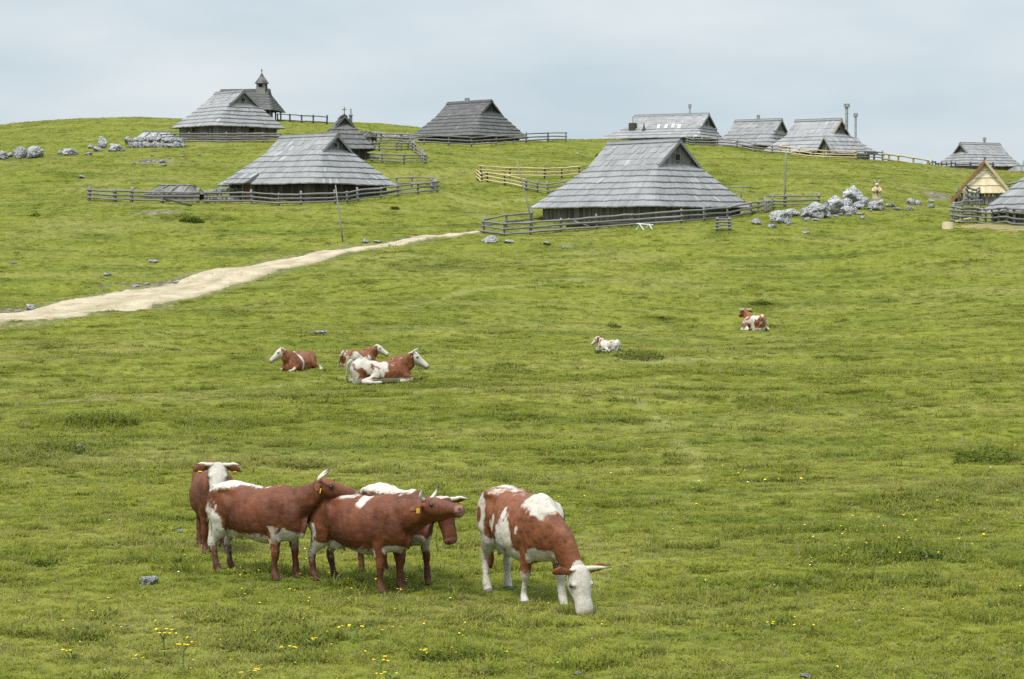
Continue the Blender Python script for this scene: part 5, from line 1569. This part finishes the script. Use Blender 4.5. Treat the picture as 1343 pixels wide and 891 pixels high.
for k in range(2): tuft(12, .08, .03, .075, .008, 1.0, .30)
tuft(18, .085, .025, .055, .020, 1.2, .0, True)
tuft(26, .10, .04, .10, .010, 1.0, .05)

def scatter(name, pts, scl, rot, idx, coll, attrs=None, label=None):
    me = bpy.data.meshes.new(name)
    me.vertices.add(len(pts)); me.vertices.foreach_set('co', np.asarray(pts, np.float32).ravel())
    def put(nm, typ, key, arr):
        a = me.attributes.new(nm, typ, 'POINT'); a.data.foreach_set(key, arr.ravel())
    put('scl', 'FLOAT_VECTOR', 'vector', np.asarray(scl, np.float32)); put('rot', 'FLOAT_VECTOR', 'vector', np.asarray(rot, np.float32))
    put('idx', 'INT', 'value', np.asarray(idx, np.int32))
    for k, a_ in (attrs or {}).items(): put(k, 'FLOAT', 'value', np.asarray(a_, np.float32))
    o = link(bpy.data.objects.new(name, me)); tag(o, kind='stuff', label=label)
    g = bpy.data.node_groups.new(name + '_scatter', 'GeometryNodeTree')
    g.interface.new_socket('Geometry', in_out='INPUT', socket_type='NodeSocketGeometry'); g.interface.new_socket('Geometry', in_out='OUTPUT', socket_type='NodeSocketGeometry')
    N = g.nodes; gi, go = N.new('NodeGroupInput'), N.new('NodeGroupOutput')
    ci = N.new('GeometryNodeCollectionInfo'); ci.inputs['Collection'].default_value = coll
    ci.inputs['Separate Children'].default_value = True; ci.inputs['Reset Children'].default_value = True
    ip = N.new('GeometryNodeInstanceOnPoints'); ip.inputs['Pick Instance'].default_value = True
    def na(nm, typ):
        n_ = N.new('GeometryNodeInputNamedAttribute'); n_.data_type = typ; n_.inputs['Name'].default_value = nm; return n_.outputs[0]
    er = N.new('FunctionNodeEulerToRotation')
    g.links.new(gi.outputs[0], ip.inputs['Points']); g.links.new(ci.outputs[0], ip.inputs['Instance'])
    g.links.new(na('idx', 'INT'), ip.inputs['Instance Index']); g.links.new(na('rot', 'FLOAT_VECTOR'), er.inputs[0]); g.links.new(er.outputs[0], ip.inputs['Rotation'])
    g.links.new(na('scl', 'FLOAT_VECTOR'), ip.inputs['Scale']); g.links.new(ip.outputs[0], go.inputs[0])
    md = o.modifiers.new('scatter', 'NODES'); md.node_group = g
    return o

def grass_points(Y0, Y1, n):
    # even cover in the view: density falls with distance
    e = .55
    u_ = RNG.random(n); Y = (Y0 ** e + u_ * (Y1 ** e - Y0 ** e)) ** (1 / e)
    x = (RNG.random(n) * 2 - 1) * (Y * .30 + 2.0)
    return np.c_[x, Y]
xy = grass_points(18.5, 330, 260000)
lu = lush_np(xy); ba = bare_np(xy); pdv = path_dist(xy)
keep0 = RNG.random(len(xy)) > worn_np(xy) * .45
keep = keep0 & (RNG.random(len(xy)) > ba * 1.15) & (pdv > .18 + .45 * RNG.random(len(xy)))
# no tufts through the hut floors
for h in HUTS.values():
    ca, sa = math.cos(R(h['yaw'])), math.sin(R(h['yaw']))
    dx, dy = xy[:, 0] - h['loc'].x, xy[:, 1] - h['loc'].y
    keep &= ~((np.abs(dx * ca + dy * sa) < h['ae'] - .8) & (np.abs(-dx * sa + dy * ca) < h['be'] - .8))
xy, lu = xy[keep], lu[keep]
n = len(xy)
far = (np.maximum(xy[:, 1], 25) / 25) ** .33
sz = far * RNG.uniform(.7, 1.25, n) * (1 + .55 * lu) * (1 + .18 * fbm(np.c_[xy * .6, np.zeros(n)], 2, 55))
hz_ = sz * RNG.uniform(.65, 1.05, n) * (1 + .30 * lu) / far ** .7
idx = RNG.choice([0, 1, 2, 3, 4, 5, 6, 7], n, p=[.19, .19, .19, .17, .06, .06, .08, .06])
idx = np.where((lu > .45) & (RNG.random(n) < .55), np.where(RNG.random(n) < .5, 6, 7), idx)
zz = H_np(xy)
scatter('grass', np.c_[xy, zz], np.c_[sz, sz, hz_], np.c_[RNG.normal(0, .12, n), RNG.normal(0, .12, n), RNG.uniform(0, 6.28, n)], idx, protos, {'lush': lu * RNG.uniform(.5, 1, n)})

# ---- small flowers: yellow, a few white ones
m = NT('petal_yellow'); M['yellow'] = m.out((.82, .62, .02), .6)
m = NT('petal_white'); M['petal_white'] = m.out((.78, .78, .74), .6)
m = NT('flower_stem'); M['stem'] = m.out((.10, .14, .03), .8)
fl = bpy.data.collections.new('flower_kinds')
def flower(mat, r, hh, np_):
    v, f = [], []
    for k in range(np_):
        a = 2 * math.pi * k / np_; w_ = math.pi / np_ * .95
        b = len(v)
        v += [(0, 0, hh), (r * .8 * math.cos(a - w_), r * .8 * math.sin(a - w_), hh + r * .25), (r * 1.1 * math.cos(a), r * 1.1 * math.sin(a), hh + r * .35), (r * .8 * math.cos(a + w_), r * .8 * math.sin(a + w_), hh + r * .25)]
        f.append((b, b + 1, b + 2, b + 3))
    nf = len(f)
    b = len(v); s_ = .0022
    v += [(s_, 0, -.02), (-s_, 0, -.02), (-s_, 0, hh), (s_, 0, hh), (0, s_, -.02), (0, -s_, -.02), (0, -s_, hh), (0, s_, hh)]; f += [(b, b + 1, b + 2, b + 3), (b + 4, b + 5, b + 6, b + 7)]
    o = mesh_obj('flower', v, f, mat, None); o.data.materials.append(M['stem'])
    for i in range(nf, len(f)): o.data.polygons[i].material_index = 1
    COL.objects.unlink(o); fl.objects.link(o)
flower(M['yellow'], .013, .12, 5); flower(M['yellow'], .016, .17, 5); flower(M['petal_white'], .012, .08, 6)
CL = [(350, 740, 70, 25, 90), (470, 770, 60, 25, 50), (420, 790, 120, 30, 60), (350, 850, 250, 35, 110), (600, 850, 180, 35, 60), (1160, 715, 70, 22, 110), (1230, 720, 80, 25, 60),
      (1100, 690, 200, 60, 60), (900, 830, 300, 50, 50), (1290, 600, 40, 12, 18), (750, 640, 60, 20, 25), (1000, 770, 250, 60, 40), (500, 700, 400, 60, 50), (150, 800, 150, 60, 40), (960, 640, 100, 30, 25), (330, 760, 60, 10, 40)]
fp = []; fi = []
for cx, cy_, sx, sy_, k in CL:
    for _ in range(k):
        px_ = GR.gauss(cx, sx * .6); py_ = min(max(GR.gauss(cy_, sy_ * .6), 560), 893)
        if -20 < px_ < 1363: fp.append((px_, py_)); fi.append(GR.choice((0, 0, 1)))
for _ in range(130): fp.append((GR.uniform(0, 1343), 893 - 330 * GR.random() ** 1.3)); fi.append(2)
# quick placement on the flat near ground
_f = np.array(fp); Yg = np.array([CAM_Z * FPX / (p[1] - HORIZ) for p in fp])
for _ in range(4):
    xg = (_f[:, 0] - CX) / FPX * Yg; zg = H_np(np.c_[xg, Yg]); Yg = (CAM_Z - zg) * FPX / (_f[:, 1] - HORIZ)
xg = (_f[:, 0] - CX) / FPX * Yg
fs_ = np.array([GR.uniform(.65, 1.1) for _ in fp]) * np.clip(Yg / 26, 1, 1.35)
scatter('meadow_flowers', np.c_[xg, Yg, H_np(np.c_[xg, Yg])], np.c_[fs_, fs_, fs_], np.c_[RNG.normal(-.25, .25, len(fp)), RNG.normal(0, .25, len(fp)), RNG.uniform(0, 6.28, len(fp)) * 0], fi, fl)

# ---- taller yellow flowering plants
def flower_plant(px, py, hpx, label, nh=4):
    g = ground(px, py); hh = hpx / scale_at(g.y)
    root = empty('yellow_wildflower', g, GR.uniform(0, 6)); tag(root, label, 'flower', 'tall yellow flowers in the near grass')
    sm = MB(); lean = Vector((GR.uniform(-.05, .05), GR.uniform(-.03, .03), 0)); tips = []
    fork = lean * .5 + Vector((0, 0, hh * .62))
    sm.tube([(0, 0, -.03), lean * .25 + Vector((0, 0, hh * .3)), fork], .006, 5)
    for k in range(nh):
        tp = lean + Vector((GR.uniform(-.10, .10), GR.uniform(-.08, .08), hh * GR.uniform(.82, 1.0)))
        sm.tube([fork, fork.lerp(tp, .5) + Vector((0, 0, .01)), tp], .004, 5); tips.append(tp)
    for k in range(5):
        a = GR.uniform(0, 6.28); z = hh * GR.uniform(.05, .5); d = Vector((math.cos(a), math.sin(a), .35)); s_ = Vector((-d.y, d.x, 0)) * .014
        c = Vector((0, 0, z)); sm.poly([c, c + d * .05 + s_, c + d * .12, c + d * .05 - s_])
    sm.build('stem', M['stem'], root)
    for tp in tips:
        fm = MB(); r_ = GR.uniform(.014, .023)
        for k in range(9):
            a = 6.283 * k / 9; e = Vector((math.cos(a), math.sin(a) * .9, .25)); s_ = Vector((-math.sin(a), math.cos(a), 0))
            fm.poly([tp, tp + e * r_ * .7 + s_ * r_ * .32, tp + e * r_ * 1.15, tp + e * r_ * .7 - s_ * r_ * .32])
        fm.tube([tp - Vector((0, 0, .008)), tp + Vector((0, 0, .008))], [.008, .007], 7)
        fm.build('flower_head', M['yellow'], root)
for px, py, hp, nh, lab in ((216, 862, 38, 7, 'tall plant with a bunch of yellow flower heads, left of the bare stalk'), (240, 880, 40, 5, 'yellow flowering plant on a leaning stalk near the bottom left'),
        (469, 842, 22, 4, 'yellow flower cluster below the gap between the standing cows'), (372, 866, 18, 4, 'yellow flower plant below the left standing cows'), (408, 850, 14, 3, 'small yellow flower plant left of the middle flower cluster'),
        (500, 884, 20, 5, 'yellow flowers at the bottom edge, left of centre'), (514, 892, 10, 4, 'lowest yellow flowers at the bottom edge'), (95, 866, 16, 3, 'yellow flowers on their own at the lower left'),
        (560, 868, 16, 3, 'yellow flower plant beside the dark leafy tuft'), (322, 890, 12, 4, 'yellow flowers at the bottom edge below the leaning stalk'), (1010, 826, 10, 3, 'yellow flowers in the plain grass at the lower right')):
    flower_plant(px, py, hp, lab, nh)

# ---- low dark leafy plants
m = NT('dark_leaves')
p = m.pos(); rn = m.n('ShaderNodeObjectInfo').outputs['Random']
c = m.ramp(m.noise(p, 6, 3, .6), [(.30, (.020, .036, .008)), (.52, (.042, .072, .013)), (.75, (.095, .130, .028))])
d = m.n('ShaderNodeBsdfDiffuse'); m.l(c, d.inputs[0]); t_ = m.n('ShaderNodeBsdfTranslucent'); m.l(c, t_.inputs[0])
mx_ = m.n('ShaderNodeMixShader'); mx_.inputs[0].default_value = .3; m.l(d.outputs[0], mx_.inputs[1]); m.l(t_.outputs[0], mx_.inputs[2])
o = m.n('ShaderNodeOutputMaterial'); m.l(mx_.outputs[0], o.inputs[0]); M['leaf'] = m.m
M['leaf_light'] = M['leaf'].copy(); M['leaf_light'].name = 'green_leaves'
for n_ in M['leaf_light'].node_tree.nodes:
    if n_.type == 'VALTORGB':
        for q, cc in zip(n_.color_ramp.elements, ((.05, .08, .012), (.085, .125, .018), (.14, .17, .035))): q.color = (*cc, 1)
def low_plant(px, py, wpx, hpx, label, depth=.9, leaf=.05):
    g = ground(px, py); s_ = 1 / scale_at(g.y); rx, hh = wpx * s_ / 2, hpx * s_
    b = MB(); rr = random.Random(px * 7 + py); n = int(min(4500, 50 + 1300 * rx * rx * depth))
    leaf = max(leaf, 2.0 * s_); Yfar = g.y > 88
    for _ in range(n):
        a = rr.uniform(0, 6.283); q = math.sqrt(rr.random())
        x, y = q * rx * math.cos(a), q * rx * depth * math.sin(a) * .8
        top = hh * (1 - q * q) * (.65 + .5 * math.sin(x * 9 + py) * math.cos(y * 11)) + .03
        z = H(g.x + x, g.y + rx * .6 + y) - g.z + rr.random() ** .6 * max(top, .03)
        c = Vector((x, rx * .6 + y, z)); ang = rr.uniform(0, 6.28); d = Vector((math.cos(ang), math.sin(ang), rr.uniform(-.3, .7))).normalized() * leaf * rr.uniform(.6, 1.4)
        w_ = Vector((-d.y, d.x, rr.uniform(-.02, .02))) * .38
        b.poly([c, c + d * .5 + w_, c + d, c + d * .5 - w_], rr.random())
    o = b.build('low_plant', M['leaf_light' if 'green' in label or Yfar else 'leaf'], None, False, g); tag(o, label, 'plant', 'low dark leafy plants in the meadow'); return o
for px, py, w_, h_, lab in ((125, 563, 110, 22, 'long dark mat of leafy plants at the left, above the brown bank'), (70, 598, 90, 22, 'dark leafy plants low on the left bank'), (1302, 610, 95, 30, 'dark broad leafed plants at the right edge'),
        (1258, 611, 16, 9, 'small separate dark tuft left of the right edge plants'), (1150, 733, 60, 12, 'dark tuft among yellow flowers on the right'), (1215, 737, 45, 10, 'second dark tuft among yellow flowers, nearer the right edge'),
        (838, 472, 70, 12, 'dark plants in front of the tiny pale cow'), (800, 464, 40, 6, 'low plants hiding the legs of the tiny pale cow'), (606, 866, 50, 15, 'dark leafy tuft near the bottom, right of centre left'), (250, 292, 34, 9, 'bushy green clump below the bare spot by the old fence'),
        (55, 745, 26, 9, 'small dark tuft left of the near grey stone'), (869, 420, 12, 6, 'tiny dark tuft on the slope left of the far lying cow'), (1012, 430, 20, 6, 'dark tuft beside the far lying cow'), (1000, 401, 30, 8, 'pale green clump above the far lying cow'), (805, 430, 20, 6, 'green clump above the tiny pale cow'), (545, 492, 28, 12, 'green clump right of the large lying cow'), (387, 525, 14, 8, 'dark tuft below the lying cows'), (45, 284, 14, 7, 'dark tuft high at the left, below the old fence'), (518, 275, 12, 6, 'dark tuft below the fence end of the stone pile hut'),
        (790, 207, 18, 6, 'dark clump on the ridge left of the biggest hut')):
    low_plant(px, py, w_, h_, lab)
# dark tree top beyond the right end of the ridge
g = gp(1352, 300); base_ = Vector((g.x, g.y, at(1352, 232, 300).z))
root = empty('bush', base_); tag(root, 'dark bush showing at the right edge behind the far hut', 'bush')
b = MB(); rr = random.Random(9)
for _ in range(1500):
    a = rr.uniform(0, 6.283); e = rr.uniform(-1, 1); q = rr.random() ** .4
    c = Vector((math.cos(a) * math.sqrt(1 - e * e) * 1.5 * q, math.sin(a) * math.sqrt(1 - e * e) * 1.5 * q, 1.5 + e * 1.25 * q)); d = Vector((rr.uniform(-1, 1), rr.uniform(-1, 1), rr.uniform(-.5, .8))).normalized() * .22
    w_ = Vector((-d.y, d.x, 0)) * .45; b.poly([c, c + d * .5 + w_, c + d, c + d * .5 - w_], rr.random())
b.build('crown', M['leaf'], root); b = MB(); b.tube([(0, 0, -2), (.05, 0, 1.2)], [.12, .07], 8); b.build('trunk', M['wall_dark'], root)
# ------------------------------------------------------------------ camera, sun, sky
cam = bpy.data.cameras.new('camera')
cam.sensor_fit = 'HORIZONTAL'; cam.sensor_width = 36
cam.lens = FPX / 1343 * 36
cam.clip_start = .5; cam.clip_end = 6000
co = bpy.data.objects.new('camera', cam); COL.objects.link(co)
co.location = (0, 0, CAM_Z); co.rotation_euler = (math.pi / 2 - PITCH, 0, 0)
SC.camera = co

SUN_EL, SUN_AZ = 62.0, 215.0     # azimuth clockwise from +Y (view direction): behind the camera, to its left
s = bpy.data.lights.new('sun', 'SUN'); s.energy = 1.5; s.angle = R(12); s.color = (1, .965, .90)
so = bpy.data.objects.new('sun', s); COL.objects.link(so)
az = R(SUN_AZ); el_ = R(SUN_EL)
to_sun = Vector((math.sin(az) * math.cos(el_), math.cos(az) * math.cos(el_), math.sin(el_)))
so.rotation_euler = to_sun.to_track_quat('Z', 'Y').to_euler()
so.location = to_sun * 60

w = bpy.data.worlds.new('World'); SC.world = w; w.use_nodes = True
t = w.node_tree; t.nodes.clear()
def wn(typ, **k):
    n_ = t.nodes.new(typ)
    for a, b in k.items(): setattr(n_, a, b)
    return n_
sky = wn('ShaderNodeTexSky', sky_type='NISHITA'); sky.sun_disc = False
sky.sun_elevation = el_; sky.sun_rotation = az
sky.air_density = 1.0; sky.dust_density = 2.0; sky.ozone_density = 1.0
tc = wn('ShaderNodeTexCoord')
mp = wn('ShaderNodeMapping'); mp.inputs['Scale'].default_value = (1.0, 1.0, 3.2)
t.links.new(tc.outputs['Generated'], mp.inputs['Vector'])
nz = wn('ShaderNodeTexNoise'); nz.inputs['Scale'].default_value = 4.2; nz.inputs['Detail'].default_value = 5; nz.inputs['Roughness'].default_value = .52
t.links.new(mp.outputs[0], nz.inputs['Vector'])
rp = wn('ShaderNodeValToRGB'); e = rp.color_ramp.elements
e[0].position = .36; e[0].color = (4.15, 4.95, 5.5, 1)
e[1].position = .66; e[1].color = (5.75, 6.15, 6.35, 1)
t.links.new(nz.outputs['Fac'], rp.inputs['Fac'])
mx = wn('ShaderNodeMix', data_type='RGBA'); mx.inputs[0].default_value = .92
t.links.new(sky.outputs[0], mx.inputs[6]); t.links.new(rp.outputs[0], mx.inputs[7])
bg = wn('ShaderNodeBackground'); bg.inputs['Strength'].default_value = .05
# an overcast sky is about three times brighter overhead than at the horizon
sx = wn('ShaderNodeSeparateXYZ'); t.links.new(tc.outputs['Generated'], sx.inputs[0])
zr = wn('ShaderNodeMapRange'); zr.inputs[1].default_value = .16; zr.inputs[2].default_value = 1.0; zr.inputs[3].default_value = 1.0; zr.inputs[4].default_value = 2.9
t.links.new(sx.outputs[2], zr.inputs[0])
vm = wn('ShaderNodeVectorMath', operation='SCALE'); t.links.new(mx.outputs[2], vm.inputs[0]); t.links.new(zr.outputs[0], vm.inputs['Scale'])
t.links.new(vm.outputs[0], bg.inputs['Color'])
wo = wn('ShaderNodeOutputWorld'); t.links.new(bg.outputs[0], wo.inputs[0])

SC.view_settings.view_transform = 'Standard'; SC.view_settings.look = 'None'
SC.view_settings.exposure = 1.46; SC.view_settings.gamma = 1.0
SC.view_settings.use_curve_mapping = False
SC.cycles.max_bounces = 6; SC.cycles.diffuse_bounces = 3; SC.cycles.transparent_max_bounces = 4
SC.cycles.use_denoising = False
